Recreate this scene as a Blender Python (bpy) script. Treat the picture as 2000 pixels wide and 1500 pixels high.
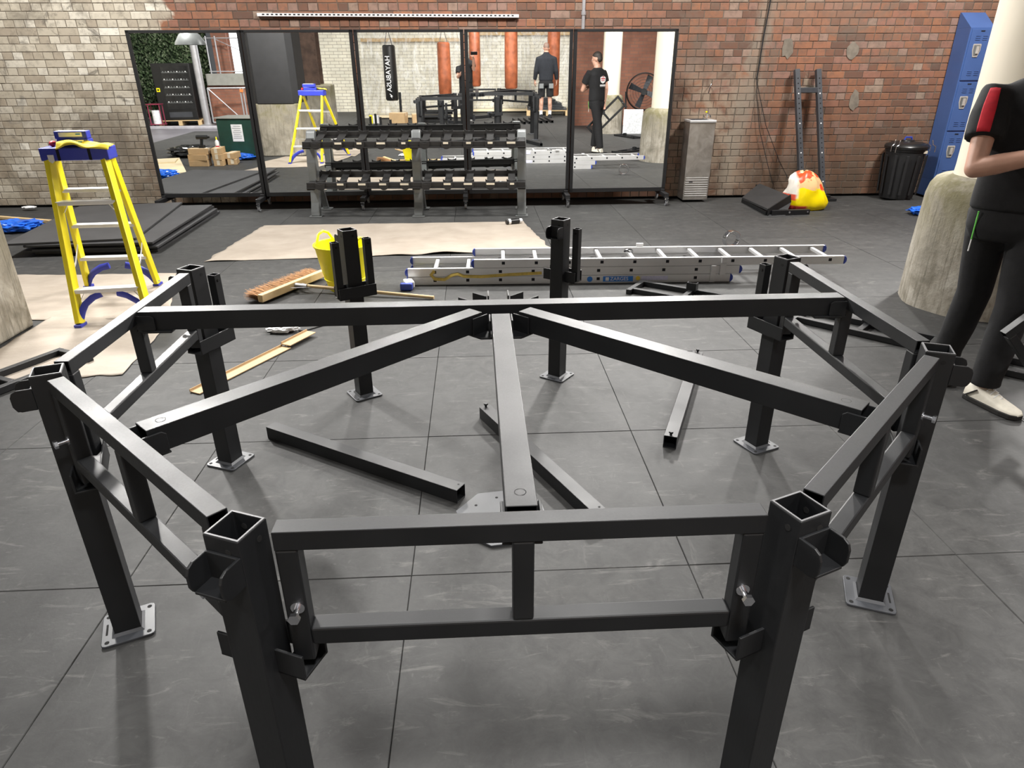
import bpy, bmesh, math, random
from mathutils import Vector, Matrix, Euler, noise
R = math.radians
random.seed(7)
scene = bpy.context.scene
for o in list(bpy.data.objects): bpy.data.objects.remove(o)
col = scene.collection

# ---------------------------------------------------------------- camera
cam_d = bpy.data.cameras.new('camera'); cam = bpy.data.objects.new('camera', cam_d); col.objects.link(cam)
FPX, PITCH, ROLL, YAW = 1323.24, R(25.1594), R(-0.29515), R(2.83779)
CAM = Vector((-0.0681, -2.2289, 1.6402))
fw = Vector((math.sin(YAW)*math.cos(PITCH), math.cos(YAW)*math.cos(PITCH), -math.sin(PITCH)))
r0 = Vector((math.cos(YAW), -math.sin(YAW), 0)); u0 = r0.cross(fw)
rr = r0*math.cos(ROLL)+u0*math.sin(ROLL); uu = -r0*math.sin(ROLL)+u0*math.cos(ROLL)
cam.matrix_world = Matrix(((rr.x, uu.x, -fw.x, CAM.x), (rr.y, uu.y, -fw.y, CAM.y), (rr.z, uu.z, -fw.z, CAM.z), (0, 0, 0, 1)))
cam_d.sensor_width = 36; cam_d.sensor_fit = 'HORIZONTAL'; cam_d.lens = FPX/2000*36
cam_d.clip_start = 0.02; cam_d.clip_end = 200
scene.camera = cam

# ---------------------------------------------------------------- world, lamps, exposure
w = bpy.data.worlds.new('hall_ambient'); scene.world = w; w.use_nodes = True
bg = w.node_tree.nodes['Background']; bg.inputs[0].default_value = (0.94, 0.96, 1.0, 1); bg.inputs[1].default_value = 0.11
def area(name, loc, size, power, rgb=(1, .975, .94), rot=(0, 0, 0), sy=None):
    l = bpy.data.lights.new(name, 'AREA'); l.energy = power; l.color = rgb
    if sy: l.shape = 'RECTANGLE'; l.size = size; l.size_y = sy
    else: l.shape = 'DISK'; l.size = size
    o = bpy.data.objects.new(name, l); col.objects.link(o); o.location = loc; o.rotation_euler = rot
    return o
def aimed(name, loc, tgt, size, power, spread):
    o = area(name, loc, size, power); o.rotation_euler = (Vector(tgt)-Vector(loc)).to_track_quat('-Z', 'Y').to_euler(); o.data.spread = R(spread); return o
# track lights near the brick wall, aimed into the hall
for loc, tgt, p in [((-3.7, 4.7, 3.5), (-.6, -.6, .3), 105), ((-1.0, 6.1, 3.4), (-.4, .2, .5), 42), ((1.9, 6.0, 3.4), (.1, .2, .5), 92), ((4.3, 6.2, 3.4), (.6, .4, .5), 34), ((6.4, 5.6, 3.5), (1.2, .6, .3), 78)]:
    aimed('track_light', loc, tgt, .3, p, 95)
# unseen soft fill added high overhead to even out the wall and floor
for x, y, p, sz in [(-4.6, 4.4, 340, .9), (.6, 4.6, 340, .9), (5.4, 4.4, 390, .9)]: area('overhead_fill', (x, y, 5.0), sz, p)
for x, y, p in [(-3.4, -2.2, 120), (.4, -2.4, 155), (3.8, -1.8, 155), (-6.9, -1.5, 230)]:  # unseen fill added to brighten the rear hall reflected in the mirrors
    aimed('rear_fill', (x, y, 3.9), (x*1.05, y-1.3, 0), .6, p, 140)
scene.view_settings.view_transform = 'Standard'; scene.view_settings.look = 'None'
scene.view_settings.gamma = 1; scene.view_settings.use_curve_mapping = False
scene.view_settings.exposure = 0.0

# ---------------------------------------------------------------- helpers
class MB:
    def __init__(s): s.v = []; s.f = []
    def add(s, vs, fs, M=None):
        n = len(s.v); s.v += [tuple(M @ Vector(q)) if M else tuple(q) for q in vs]; s.f += [tuple(i+n for i in f) for f in fs]; return s
    def box(s, c, d, M=None):
        x, y, z = (q/2 for q in d); C = Vector(c)
        vs = [C+Vector((a*x, b*y, e*z)) for e in (-1, 1) for b in (-1, 1) for a in (-1, 1)]
        return s.add(vs, [(0, 2, 3, 1), (4, 5, 7, 6), (0, 1, 5, 4), (2, 6, 7, 3), (0, 4, 6, 2), (1, 3, 7, 5)], M)
    def beam(s, p0, p1, wd, h, up=(0, 0, 1)):
        M, L = frame(p0, p1, up); return s.box((0, 0, L/2), (wd, h, L), M)
    def tube(s, p0, p1, wd, h, t, up=(0, 0, 1)):
        M, L = frame(p0, p1, up)
        def rect(a, b, z): return [(-a, -b, z), (a, -b, z), (a, b, z), (-a, b, z)]
        a, b = wd/2, h/2
        vs = rect(a, b, 0)+rect(a, b, L)+rect(a-t, b-t, 0)+rect(a-t, b-t, L); fs = []
        for i in range(4):
            j = (i+1) % 4
            fs += [(i, j, j+4, i+4), (i+8, i+12, j+12, j+8), (i, i+8, j+8, j), (i+4, j+4, j+12, i+12)]
        return s.add(vs, fs, M)
    def cyl(s, p0, p1, r0, r1=None, n=16, caps=True):
        r1 = r0 if r1 is None else r1; M, L = frame(p0, p1, (0, 0, 1))
        vs = [(r*math.cos(2*math.pi*i/n), r*math.sin(2*math.pi*i/n), z) for r, z in ((r0, 0), (r1, L)) for i in range(n)]
        fs = [(i, (i+1) % n, n+(i+1) % n, n+i) for i in range(n)]
        if caps: fs += [tuple(range(n))[::-1], tuple(range(n, 2*n))]
        return s.add(vs, fs, M)
    def lathe(s, prof, n=24, M=None, close=True, sq=None):
        vs = []; fs = []
        for r, z in prof:
            for i in range(n):
                a = 2*math.pi*i/n; vs.append((r*math.cos(a), r*math.sin(a), z))
        for k in range(len(prof)-1):
            for i in range(n): j = (i+1) % n; fs.append((k*n+i, k*n+j, (k+1)*n+j, (k+1)*n+i))
        if close: fs += [tuple(range(n))[::-1], tuple(range((len(prof)-1)*n, len(prof)*n))]
        return s.add(vs, fs, M)
    def prism(s, poly, z0, z1, M=None):
        n = len(poly); vs = [(x, y, z0) for x, y in poly]+[(x, y, z1) for x, y in poly]
        return s.add(vs, [tuple(range(n))[::-1], tuple(range(n, 2*n))]+[(i, (i+1) % n, n+(i+1) % n, n+i) for i in range(n)], M)
    def sweep(s, pts, rad, n=10, caps=True, up=(0, 0, 1), ang0=0):
        """rad: list of r or (rx, ry) per point"""
        P = [Vector(q) for q in pts]; vs = []; fs = []; X = None
        for k, q in enumerate(P):
            t = (P[min(k+1, len(P)-1)]-P[max(k-1, 0)]).normalized()
            if X is None:
                u = Vector(up)
                if abs(t.dot(u)) > .97: u = Vector((1, 0, 0)) if abs(t.x) < .9 else Vector((0, 1, 0))
                X = u.cross(t).normalized()
            else: X = (X-t*X.dot(t)).normalized()
            Y = t.cross(X); r = rad[k] if isinstance(rad, list) else rad
            rx, ry = r if isinstance(r, (list, tuple)) else (r, r)
            for i in range(n):
                a = 2*math.pi*i/n+ang0; vs.append(q+X*(rx*math.cos(a))+Y*(ry*math.sin(a)))
        for k in range(len(P)-1):
            for i in range(n): j = (i+1) % n; fs.append((k*n+i, k*n+j, (k+1)*n+j, (k+1)*n+i))
        if caps: fs += [tuple(range(n))[::-1], tuple(range((len(P)-1)*n, len(P)*n))]
        return s.add(vs, fs)
    def grid(s, nx, ny, fn):
        vs = [fn(i/nx, j/ny) for j in range(ny+1) for i in range(nx+1)]
        return s.add(vs, [(j*(nx+1)+i, j*(nx+1)+i+1, (j+1)*(nx+1)+i+1, (j+1)*(nx+1)+i) for j in range(ny) for i in range(nx)])
    def mesh(s, name):
        me = bpy.data.meshes.new(name); me.from_pydata(s.v, [], s.f); me.validate(); me.update(); return me
    def build(s, name, m, parent=None, bevel=0, smooth=False, loc=None, rot=None, seg=2, solid=0, fix=True):
        me = s.mesh(name)
        if fix:
            b = bmesh.new(); b.from_mesh(me); bmesh.ops.recalc_face_normals(b, faces=b.faces); b.to_mesh(me); b.free()
        return link(name, me, m, parent, bevel, smooth, loc, rot, seg, solid)
def link(name, me, m, parent=None, bevel=0, smooth=False, loc=None, rot=None, seg=2, solid=0):
    o = bpy.data.objects.new(name, me); col.objects.link(o)
    if m and not me.materials: me.materials.append(m)
    if parent: o.parent = parent
    if loc is not None: o.location = loc
    if rot is not None: o.rotation_euler = rot
    if smooth:
        for q in me.polygons: q.use_smooth = True
        me.set_sharp_from_angle(angle=R(40))
    if solid:
        q = o.modifiers.new('thickness', 'SOLIDIFY'); q.thickness = solid; q.offset = 0
    if bevel:
        q = o.modifiers.new('bevel', 'BEVEL'); q.width = bevel; q.segments = seg; q.limit_method = 'ANGLE'; q.angle_limit = R(40)
    return o
def frame(p0, p1, up):
    p0, p1 = Vector(p0), Vector(p1); t = p1-p0; L = t.length; t.normalize(); u = Vector(up)
    if abs(t.dot(u)) > .99: u = Vector((0, 1, 0))
    x = u.cross(t).normalized() if u.cross(t).length > 1e-6 else Vector((1, 0, 0)); y = t.cross(x)
    return Matrix(((x.x, y.x, t.x, p0.x), (x.y, y.y, t.y, p0.y), (x.z, y.z, t.z, p0.z), (0, 0, 0, 1))), L
def tag(o, label, cat=None, group=None, kind=None):
    if label: o['label'] = label
    if cat: o['category'] = cat
    if group: o['group'] = group
    if kind: o['kind'] = kind
    return o
def thing(name, label, cat, loc=(0, 0, 0), rotz=0, group=None, rot=None):
    o = bpy.data.objects.new(name, None); o.empty_display_size = .1; col.objects.link(o)
    o.location = loc; o.rotation_euler = rot if rot else (0, 0, rotz)
    return tag(o, label, cat, group)
def copy_tree(o, parent=None):
    c = o.copy(); col.objects.link(c); c.parent = parent
    for ch in list(o.children): copy_tree(ch, c)
    return c
def text_mesh(name, txt, size, m, parent, loc, rot, extrude=.0006, align='CENTER', sx=1.0):
    cu = bpy.data.curves.new(name, 'FONT'); cu.body = txt; cu.size = size; cu.extrude = extrude; cu.align_x = align; cu.align_y = 'CENTER'
    t = bpy.data.objects.new(name, cu); col.objects.link(t)
    dg = bpy.context.evaluated_depsgraph_get(); me = bpy.data.meshes.new_from_object(t.evaluated_get(dg))
    bpy.data.objects.remove(t)
    o = link(name, me, m, parent, loc=loc, rot=rot); o.scale.x = sx
    return o
def fuse(o, vox=.012, it=6):
    q = o.modifiers.new('fuse', 'REMESH'); q.mode = 'VOXEL'; q.voxel_size = vox; q.use_smooth_shade = True
    q = o.modifiers.new('soft', 'SMOOTH'); q.iterations = it; q.factor = .5
    return o
def rnd(a, b): return random.uniform(a, b)

# ---------------------------------------------------------------- materials
class NT:
    def __init__(s, name):
        s.m = bpy.data.materials.new(name); s.m.use_nodes = True; s.t = s.m.node_tree; s.n = s.t.nodes; s.b = s.n['Principled BSDF']
    def node(s, k, **kw):
        q = s.n.new(k)
        for a, b in kw.items(): setattr(q, a, b)
        return q
    def l(s, a, b): s.t.links.new(a, b)
    def coord(s, out='Object'):
        if out == 'Position': return s.node('ShaderNodeNewGeometry').outputs['Position']
        return s.node('ShaderNodeTexCoord').outputs[out]
    def noise(s, vec, scale, detail=4, rough=.55, dist=0):
        q = s.node('ShaderNodeTexNoise'); q.inputs['Scale'].default_value = scale; q.inputs['Detail'].default_value = detail
        q.inputs['Roughness'].default_value = rough; q.inputs['Distortion'].default_value = dist; s.l(vec, q.inputs['Vector']); return q.outputs['Fac']
    def ramp(s, f, stops):
        q = s.node('ShaderNodeValToRGB'); s.l(f, q.inputs[0]); e = q.color_ramp.elements
        while len(e) < len(stops): e.new(.5)
        for i, (p, c) in enumerate(stops): e[i].position = p; e[i].color = (*c, 1) if len(c) == 3 else c
        return q.outputs[0]
    def mix(s, f, a, b, mode='MIX'):
        q = s.node('ShaderNodeMix', data_type='RGBA', blend_type=mode)
        for i, x in ((0, f), (6, a), (7, b)):
            if isinstance(x, (int, float)): q.inputs[i].default_value = x
            elif isinstance(x, tuple): q.inputs[i].default_value = (*x, 1)
            else: s.l(x, q.inputs[i])
        return q.outputs[2]
    def math(s, op, a, b=None, clamp=False):
        q = s.node('ShaderNodeMath', operation=op, use_clamp=clamp)
        for i, x in ((0, a), (1, b)):
            if x is None: continue
            if isinstance(x, (int, float)): q.inputs[i].default_value = x
            else: s.l(x, q.inputs[i])
        return q.outputs[0]
    def maprange(s, f, a, b, c=0, d=1):
        q = s.node('ShaderNodeMapRange'); s.l(f, q.inputs[0])
        for i, x in enumerate((a, b, c, d)): q.inputs[i+1].default_value = x
        return q.outputs[0]
    def xyz(s, vec):
        q = s.node('ShaderNodeSeparateXYZ'); s.l(vec, q.inputs[0]); return q.outputs
    def scale(s, vec, sc, rot=(0, 0, 0)):
        q = s.node('ShaderNodeMapping'); s.l(vec, q.inputs[0]); q.inputs['Scale'].default_value = sc; q.inputs['Rotation'].default_value = rot; return q.outputs[0]
    def bump(s, h, strength=.2, dist=.01):
        q = s.node('ShaderNodeBump'); q.inputs['Strength'].default_value = strength; q.inputs['Distance'].default_value = dist
        s.l(h, q.inputs['Height']); s.l(q.outputs[0], s.b.inputs['Normal'])
    def set(s, **k):
        for a, b in k.items():
            i = s.b.inputs[a.replace('_', ' ')]
            if isinstance(b, tuple): i.default_value = (*b, 1) if len(b) == 3 else b
            elif isinstance(b, (int, float)): i.default_value = b
            else: s.l(b, i)
        return s
def plain(name, c, rough=.5, metal=0, var=.15, sc=8, bump=0, bsc=200, **k):
    t = NT(name); f = t.noise(t.coord(), sc)
    c2 = tuple(x*(1-var) for x in c); c3 = tuple(min(1, x*(1+var)) for x in c)
    t.set(Base_Color=t.ramp(f, [(.3, c2), (.7, c3)]), Roughness=rough, Metallic=metal, **k)
    if bump: t.bump(t.noise(t.coord(), bsc, 2), bump, .002)
    return t.m
MT = {}
def steel(name, c, rough, var=.2):
    t = NT(name); v = t.coord(); f = t.noise(v, 5, 5); s = t.noise(t.scale(v, (40, 40, 3)), 6, 3)
    rg = t.math('ADD', t.maprange(f, .3, .7, rough-.05, rough+.06), t.maprange(s, .3, .7, -.02, .03))
    t.set(Base_Color=t.ramp(f, [(.3, tuple(x*(1-var) for x in c)), (.75, tuple(x*(1+var) for x in c))]), Roughness=rg, Specular_IOR_Level=.45)
    t.bump(t.noise(v, 500, 2), .05, .001); return t.m
MT['steel'] = steel('black_powder_coat', (.0075, .0082, .0095), .5)
MT['frame_black'] = plain('satin_black_frame', (.008, .008, .009), .55, 0, .2)
MT['steel_grey'] = steel('charcoal_powder_coat', (.05, .053, .06), .42)
MT['cut'] = plain('cut_steel_edge', (.15, .15, .155), .5, .2)
MT['hole'] = plain('bolt_hole_black', (.003, .003, .003), .9)
MT['zinc'] = plain('zinc_bolt', (.75, .76, .8), .22, 1.0, .05)
MT['alu'] = plain('brushed_aluminium', (.72, .72, .72), .36, .45, .08, 3)
MT['blue_plastic'] = plain('blue_plastic', (.03, .06, .36), .35, 0, .1)
MT['ladder_blue'] = plain('ladder_blue_plastic', (.035, .05, .42), .4, 0, .1)
MT['ladder_yellow'] = plain('yellow_fibreglass', (.86, .72, .01), .35, 0, .06)
MT['tub_yellow'] = plain('yellow_rubber_tub', (.92, .83, .005), .4, 0, .04)
MT['white'] = plain('white_plastic', (.8, .8, .8), .4, 0, .05)
MT['paper'] = plain('white_paper', (.85, .85, .85), .7, 0, .03)
MT['wood'] = plain('pale_wood', (.62, .45, .24), .55, 0, .15, 6)
MT['ply'] = plain('plywood', (.78, .66, .44), .6, 0, .1, 2)
MT['card'] = plain('cardboard', (.5, .34, .18), .75, 0, .1, 6)
MT['black'] = plain('black_plastic', (.012, .012, .012), .35, 0, .2)
MT['matte_black'] = plain('matte_black', (.01, .01, .011), .7, 0, .2)
MT['chrome'] = plain('chrome', (.8, .8, .82), .12, 1, .03)
MT['tyre'] = plain('grey_caster_tyre', (.35, .36, .38), .4, 0, .1)
MT['red'] = plain('red_plastic', (.55, .03, .04), .4, 0, .1)
MT['bluebag'] = plain('blue_polythene', (.02, .13, .62), .22, 0, .35, 14)
MT['clearbag'] = plain('clear_polythene', (.72, .74, .76), .2, 0, .2, 20)
MT['blackbag'] = plain('black_polythene', (.02, .02, .02), .16, 0, .3)
MT['yellowcloth'] = plain('yellow_cloth', (.9, .72, .06), .85, 0, .06)
MT['locker'] = plain('blue_locker_paint', (.06, .12, .31), .33, 0, .08, 3)
MT['darkslot'] = plain('dark_slot', (.004, .005, .01), .8)
MT['cream'] = plain('cream_paint', (.78, .71, .58), .45, 0, .04, 2)
MT['rackgrey'] = plain('silver_grey_rack_paint', (.2, .21, .21), .38, .3, .15, 6)
MT['pad'] = plain('black_cradle', (.012, .011, .011), .58, 0, .2)
MT['sticker'] = plain('cream_sticker', (.7, .63, .5), .6, 0, .1)
MT['skin'] = plain('skin', (.5, .28, .2), .5, 0, .1, 12)
MT['hair'] = plain('dark_hair', (.025, .018, .014), .6, 0, .3, 60)
MT['fabric'] = plain('black_fabric', (.006, .006, .007), .9, 0, .25, 30, bump=.3, bsc=300)
MT['navy'] = plain('dark_navy_fabric', (.011, .013, .018), .9, 0, .25, 30)
MT['redfab'] = plain('red_fabric', (.5, .012, .025), .85, 0, .12, 30)
MT['shoe'] = plain('offwhite_shoe', (.72, .68, .58), .55, 0, .08, 30)
MT['sole'] = plain('black_sole', (.012, .011, .01), .6)
MT['sock'] = plain('white_sock', (.75, .75, .75), .9)
MT['leather'] = plain('brown_leather', (.3, .085, .035), .45, 0, .35, 7)
MT['handle_metal'] = plain('satin_handle_metal', (.6, .58, .54), .3, .35, .1)
MT['step_alu'] = plain('ribbed_step_aluminium', (.8, .8, .8), .35, .35, .08, 3)
MT['bristle'] = plain('brown_bristle', (.36, .18, .07), .8, 0, .3, 80)
MT['strap'] = plain('yellow_strap', (.6, .44, .1), .8, 0, .2, 30)
MT['print'] = plain('white_print', (.8, .8, .8), .6, 0, .02)
MT['printblue'] = plain('blue_print', (.03, .2, .62), .5, 0, .05)
MT['printpale'] = plain('pale_lilac_print', (.6, .6, .78), .5, 0, .1, 60)
MT['printyellow'] = plain('yellow_print', (.75, .55, .05), .5, 0, .1)
MT['green_sheet'] = plain('dark_green_tarpaulin', (.012, .05, .035), .5, 0, .3, 5)
MT['greyboard'] = plain('grey_board', (.3, .3, .27), .7, 0, .1)
MT['galv'] = plain('galvanised_tube', (.5, .5, .52), .4, .6, .1)
MT['lime'] = plain('lime_trim', (.15, .6, .1), .5)
def m_mirror():
    t = NT('mirror_glass'); t.set(Base_Color=(.92, .93, .92), Metallic=1.0, Roughness=.008); return t.m
MT['mirror'] = m_mirror()
def m_floor():
    t = NT('rubber_floor'); v = t.coord('Position')
    oi = t.node('ShaderNodeObjectInfo').outputs['Random']
    big = t.noise(v, .9, 5, .6, .4); fine = t.noise(v, 60, 3); scuff = t.noise(t.scale(v, (1.2, 5, 1), (0, 0, .5)), 3.2, 7, .7, 1.2)
    scuff2 = t.noise(t.scale(v, (7, 1.5, 1), (0, 0, .2)), 2.6, 8, .72, .8)
    c = t.ramp(big, [(.3, (.035, .035, .0345)), (.55, (.048, .048, .047)), (.75, (.063, .0625, .06))])
    c = t.mix(t.math('MULTIPLY', oi, .22), c, (.095, .094, .09))
    mot = t.noise(v, 11, 8, .72, .6); c = t.mix(t.maprange(mot, .38, .68, 0, .75), c, (.024, .024, .024)); c = t.mix(t.maprange(fine, .35, .7, 0, .3), c, (.04, .04, .04)); c = t.mix(t.maprange(t.noise(v, 23, 6, .7), .62, .74, 0, .5), c, (.115, .113, .108))
    c = t.mix(t.maprange(scuff, .57, .76, 0, .6), c, (.16, .156, .147))
    c = t.mix(t.maprange(scuff2, .62, .8, 0, .45), c, (.15, .146, .138))
    t.set(Base_Color=c, Roughness=t.maprange(big, .3, .7, .58, .7), Specular_IOR_Level=.3); t.bump(fine, .12, .003); return t.m
MT['floor'] = m_floor()
MT['rubber_mat'] = plain('black_rubber_mat', (.05, .05, .052), .6, 0, .15, 3, bump=.2, bsc=150)
def m_kraft():
    t = NT('kraft_paper'); v = t.coord('Position'); f = t.noise(v, 3, 5); g = t.noise(t.scale(v, (1, 6, 1)), 4, 3)
    c = t.ramp(f, [(.3, (.31, .262, .21)), (.7, (.4, .345, .285))]); c = t.mix(t.maprange(g, .55, .75, 0, .3), c, (.46, .405, .34))
    t.set(Base_Color=c, Roughness=.75); t.bump(t.noise(v, 9, 4), .25, .02); return t.m
MT['kraft'] = m_kraft()
def m_brick():
    t = NT('old_brick'); v = t.coord('Position'); x, y, z = t.xyz(v)
    g = t.node('ShaderNodeNewGeometry').outputs['Random Per Island']; oi = t.node('ShaderNodeObjectInfo').outputs['Random']
    r = t.math('FRACT', t.math('ADD', t.math('MULTIPLY', g, 7.13), t.math('MULTIPLY', oi, 3.71)))
    n1 = t.noise(v, 1.1, 5, .6, .5); n2 = t.noise(v, 14, 5, .65); n3 = t.noise(v, 3.2, 6, .65, 1); n4 = t.noise(t.scale(v, (1, 1, .35)), 1.9, 5, .6, .6)
    red = t.ramp(r, [(0, (.13, .068, .047)), (.25, (.22, .098, .058)), (.55, (.3, .13, .068)), (.78, (.27, .12, .078)), (.92, (.27, .16, .125)), (1, (.33, .24, .18))])
    red = t.mix(t.maprange(n2, .46, .72, 0, .65), red, (.12, .078, .058))
    # soot towards the foot of the red wall, pale lime wash beside the fountain, grey render patches
    soot = t.math('MULTIPLY', t.maprange(z, 1.5, .3, 0, 1), t.maprange(n4, .26, .52, .3, 1))
    soot = t.math('MULTIPLY', soot, t.maprange(x, 3.2, 4.0, .6, 1))
    red = t.mix(t.math('MULTIPLY', soot, .95), red, (.095, .063, .041)); red = t.mix(t.math('MULTIPLY', t.maprange(t.noise(v, .9, 7, .72, 1.0), .5, .62, 0, .7), t.maprange(x, 1.2, 2.6, .25, 1)), red, (.15, .115, .088))
    lime = t.math('MULTIPLY', t.math('MULTIPLY', t.maprange(x, 2.4, 2.7), t.maprange(x, 3.75, 3.35)), t.maprange(z, 1.75, 1.35))
    lime = t.math('MULTIPLY', lime, t.maprange(n3, .38, .56, 0, .75))
    red = t.mix(lime, red, (.34, .27, .2))
    cx = t.math('SUBTRACT', x, t.math('ADD', 3.3, t.math('MULTIPLY', z, .14))); wash = t.maprange(t.math('ABSOLUTE', t.math('ADD', cx, t.maprange(n3, .2, .8, -.12, .12))), .16, .06)
    red = t.mix(t.math('MULTIPLY', wash, .6), red, (.27, .235, .185))
    red = t.mix(t.maprange(n3, .64, .74, 0, .6), red, (.33, .28, .2))
    top = t.math('MULTIPLY', t.math('MULTIPLY', t.maprange(z, 1.9, 2.4), t.maprange(n1, .4, .6)), t.maprange(x, .8, 2.2))
    red = t.mix(t.math('MULTIPLY', top, .55), red, (.25, .17, .12))
    wh = t.ramp(r, [(0, (.42, .36, .28)), (.35, (.54, .485, .385)), (.7, (.64, .585, .48)), (1, (.8, .76, .66))])
    dirt = t.math('MULTIPLY', t.maprange(z, 2.3, .8, .1, 1), t.maprange(n1, .38, .62))
    wh = t.mix(t.math('MULTIPLY', dirt, .8), wh, (.21, .16, .11)); wh = t.mix(t.maprange(t.noise(v, .75, 7, .74, 1.2), .52, .62, 0, .7), wh, (.19, .165, .13)); wh = t.mix(t.maprange(t.noise(v, 2.3, 7, .75, 1.6), .58, .66, 0, .75), wh, (.13, .115, .095))
    rust = t.math('MULTIPLY', t.maprange(x, -4.75, -4.1), t.maprange(n3, .42, .64))
    wh = t.mix(t.math('MULTIPLY', rust, t.maprange(z, 1.75, .9, 0, .75)), wh, (.19, .115, .07))
    wh = t.mix(t.maprange(n2, .5, .72, 0, .6), wh, (.19, .165, .13))
    wh = t.mix(t.maprange(n3, .62, .7, 0, .5), wh, (.2, .19, .17))
    k = t.math('ADD', x, t.maprange(n1, .2, .8, -.45, .45)); msk = t.maprange(k, -3.78, -3.7)
    low = t.maprange(z, 1.98, 1.9)       # the pale glazed bricks run on behind the mirrors' foot
    msk = t.math('MULTIPLY', msk, t.math('SUBTRACT', 1, t.math('MULTIPLY', low, t.maprange(x, -3.2, -3.3))))
    c = t.mix(msk, wh, red)
    t.set(Base_Color=c, Roughness=t.maprange(msk, 0, 1, .5, .8)); t.bump(n2, .35, .008); return t.m
MT['brick'] = m_brick()
def m_mortar():
    t = NT('brick_mortar'); v = t.coord('Position'); x, y, z = t.xyz(v); n = t.noise(v, 6, 4)
    c = t.ramp(n, [(.3, (.065, .055, .045)), (.7, (.17, .145, .115))]); c = t.mix(t.maprange(x, -3.6, -3.8), c, (.175, .15, .118)); t.set(Base_Color=c, Roughness=.9); return t.m
MT['mortar'] = m_mortar()
def m_brickwall(name, c1, c2, mort, sc, dirt=.5):
    t = NT(name); v = t.coord('Position'); x, y, z = t.xyz(v); q = t.node('ShaderNodeCombineXYZ'); t.l(t.math('ADD', x, y), q.inputs[0]); t.l(z, q.inputs[1])
    b = t.node('ShaderNodeTexBrick'); t.l(q.outputs[0], b.inputs['Vector']); b.inputs['Scale'].default_value = sc
    b.inputs['Color1'].default_value = (*c1, 1); b.inputs['Color2'].default_value = (*c2, 1); b.inputs['Mortar'].default_value = (*mort, 1)
    b.inputs['Mortar Size'].default_value = .02; b.inputs['Brick Width'].default_value = .75; b.inputs['Row Height'].default_value = .26
    n = t.noise(v, 1.6, 5, .6, .6)
    t.set(Base_Color=t.mix(t.maprange(n, .4, .68, 0, dirt), b.outputs['Color'], tuple(x*.45 for x in c1)), Roughness=.6); return t.m
MT['wallwhite'] = m_brickwall('white_glazed_brick', (.66, .63, .52), (.6, .56, .45), (.25, .23, .2), 3.1, .45)
MT['wallred'] = m_brickwall('red_rear_brick', (.36, .15, .09), (.28, .11, .07), (.2, .13, .1), 3.1, .5)
def m_concrete():
    t = NT('weathered_concrete'); v = t.coord('Position'); n = t.noise(t.scale(v, (6, 6, .9)), 4, 6, .65); n2 = t.noise(v, 3.4, 6, .6, .8); n3 = t.noise(v, 30, 4, .7); x, y, z = t.xyz(v)
    c = t.ramp(n2, [(.28, (.17, .155, .12)), (.5, (.34, .31, .255)), (.7, (.47, .44, .38))])
    c = t.mix(t.maprange(n, .48, .66, 0, .7), c, (.17, .15, .11))
    st = t.noise(t.scale(v, (14, 14, .5)), 3, 5, .6); c = t.mix(t.maprange(st, .56, .66, 0, .6), c, (.12, .11, .08))
    ms = t.math('MULTIPLY', t.maprange(z, .4, .82), t.maprange(n2, .36, .56))
    c = t.mix(t.math('MULTIPLY', ms, .85), c, (.13, .115, .045))
    c = t.mix(t.maprange(n3, .56, .72, 0, .5), c, (.12, .105, .085))
    t.set(Base_Color=c, Roughness=.85); t.bump(n3, .4, .01); return t.m
MT['concrete'] = m_concrete()
def m_film():
    t = NT('clear_plastic_film'); v = t.coord('Position'); n = t.noise(t.scale(v, (1, 1, .35), (0, .7, 0)), 5, 6, .65, 1.5)
    t.set(Base_Color=(.93, .94, .92), Roughness=.12, Alpha=t.maprange(n, .45, .72, .06, .55), Specular_IOR_Level=.8); t.bump(n, .9, .06); return t.m
MT['film'] = m_film()
def m_hedge():
    t = NT('hedge_leaf'); r = t.node('ShaderNodeNewGeometry').outputs['Random Per Island']
    t.set(Base_Color=t.ramp(r, [(0, (.06, .11, .045)), (.6, (.17, .25, .12)), (1, (.34, .4, .26))]), Roughness=.6); return t.m
MT['hedge'] = m_hedge()
def m_glow(name, c, s):
    t = NT(name); t.set(Base_Color=(.9, .9, .9), Emission_Color=c, Emission_Strength=s, Roughness=.3); return t.m
MT['daylight'] = m_glow('daylit_opening', (.93, .95, 1.0), 2.2)
def m_bagprint():
    t = NT('printed_carrier_bag'); v = t.coord(); x, y, z = t.xyz(v); n = t.noise(v, 5, 3, .5, .5)
    c = t.mix(t.maprange(t.math('ADD', z, t.maprange(n, .3, .7, -.05, .05)), .24, .25), (.93, .72, .0), (.8, .52, .25))
    band = t.math('MULTIPLY', t.maprange(z, .22, .24), t.maprange(n, .52, .54)); c = t.mix(band, c, (.82, .08, .02))
    edge = t.math('MULTIPLY', t.maprange(x, -.15, -.18), t.maprange(z, .14, .16)); c = t.mix(edge, c, (.85, .8, .72))
    c = t.mix(t.math('MULTIPLY', t.maprange(x, -.17, -.19), t.math('MULTIPLY', t.maprange(z, .2, .19), t.maprange(z, .12, .13))), c, (.75, .1, .05))
    c = t.mix(t.math('MULTIPLY', t.maprange(z, .075, .055), t.maprange(x, -.02, -.06)), c, (.6, .05, .04))
    t.set(Base_Color=c, Roughness=.35); return t.m
MT['bagprint'] = m_bagprint()
def m_stainless():
    t = NT('worn_stainless'); v = t.coord(); n = t.noise(v, 7, 5, .6, 1); t.set(Base_Color=t.ramp(n, [(.3, (.42, .4, .37)), (.7, (.62, .6, .57))]), Metallic=.9, Roughness=t.maprange(n, .3, .7, .3, .45)); return t.m
MT['stainless'] = m_stainless()
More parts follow.
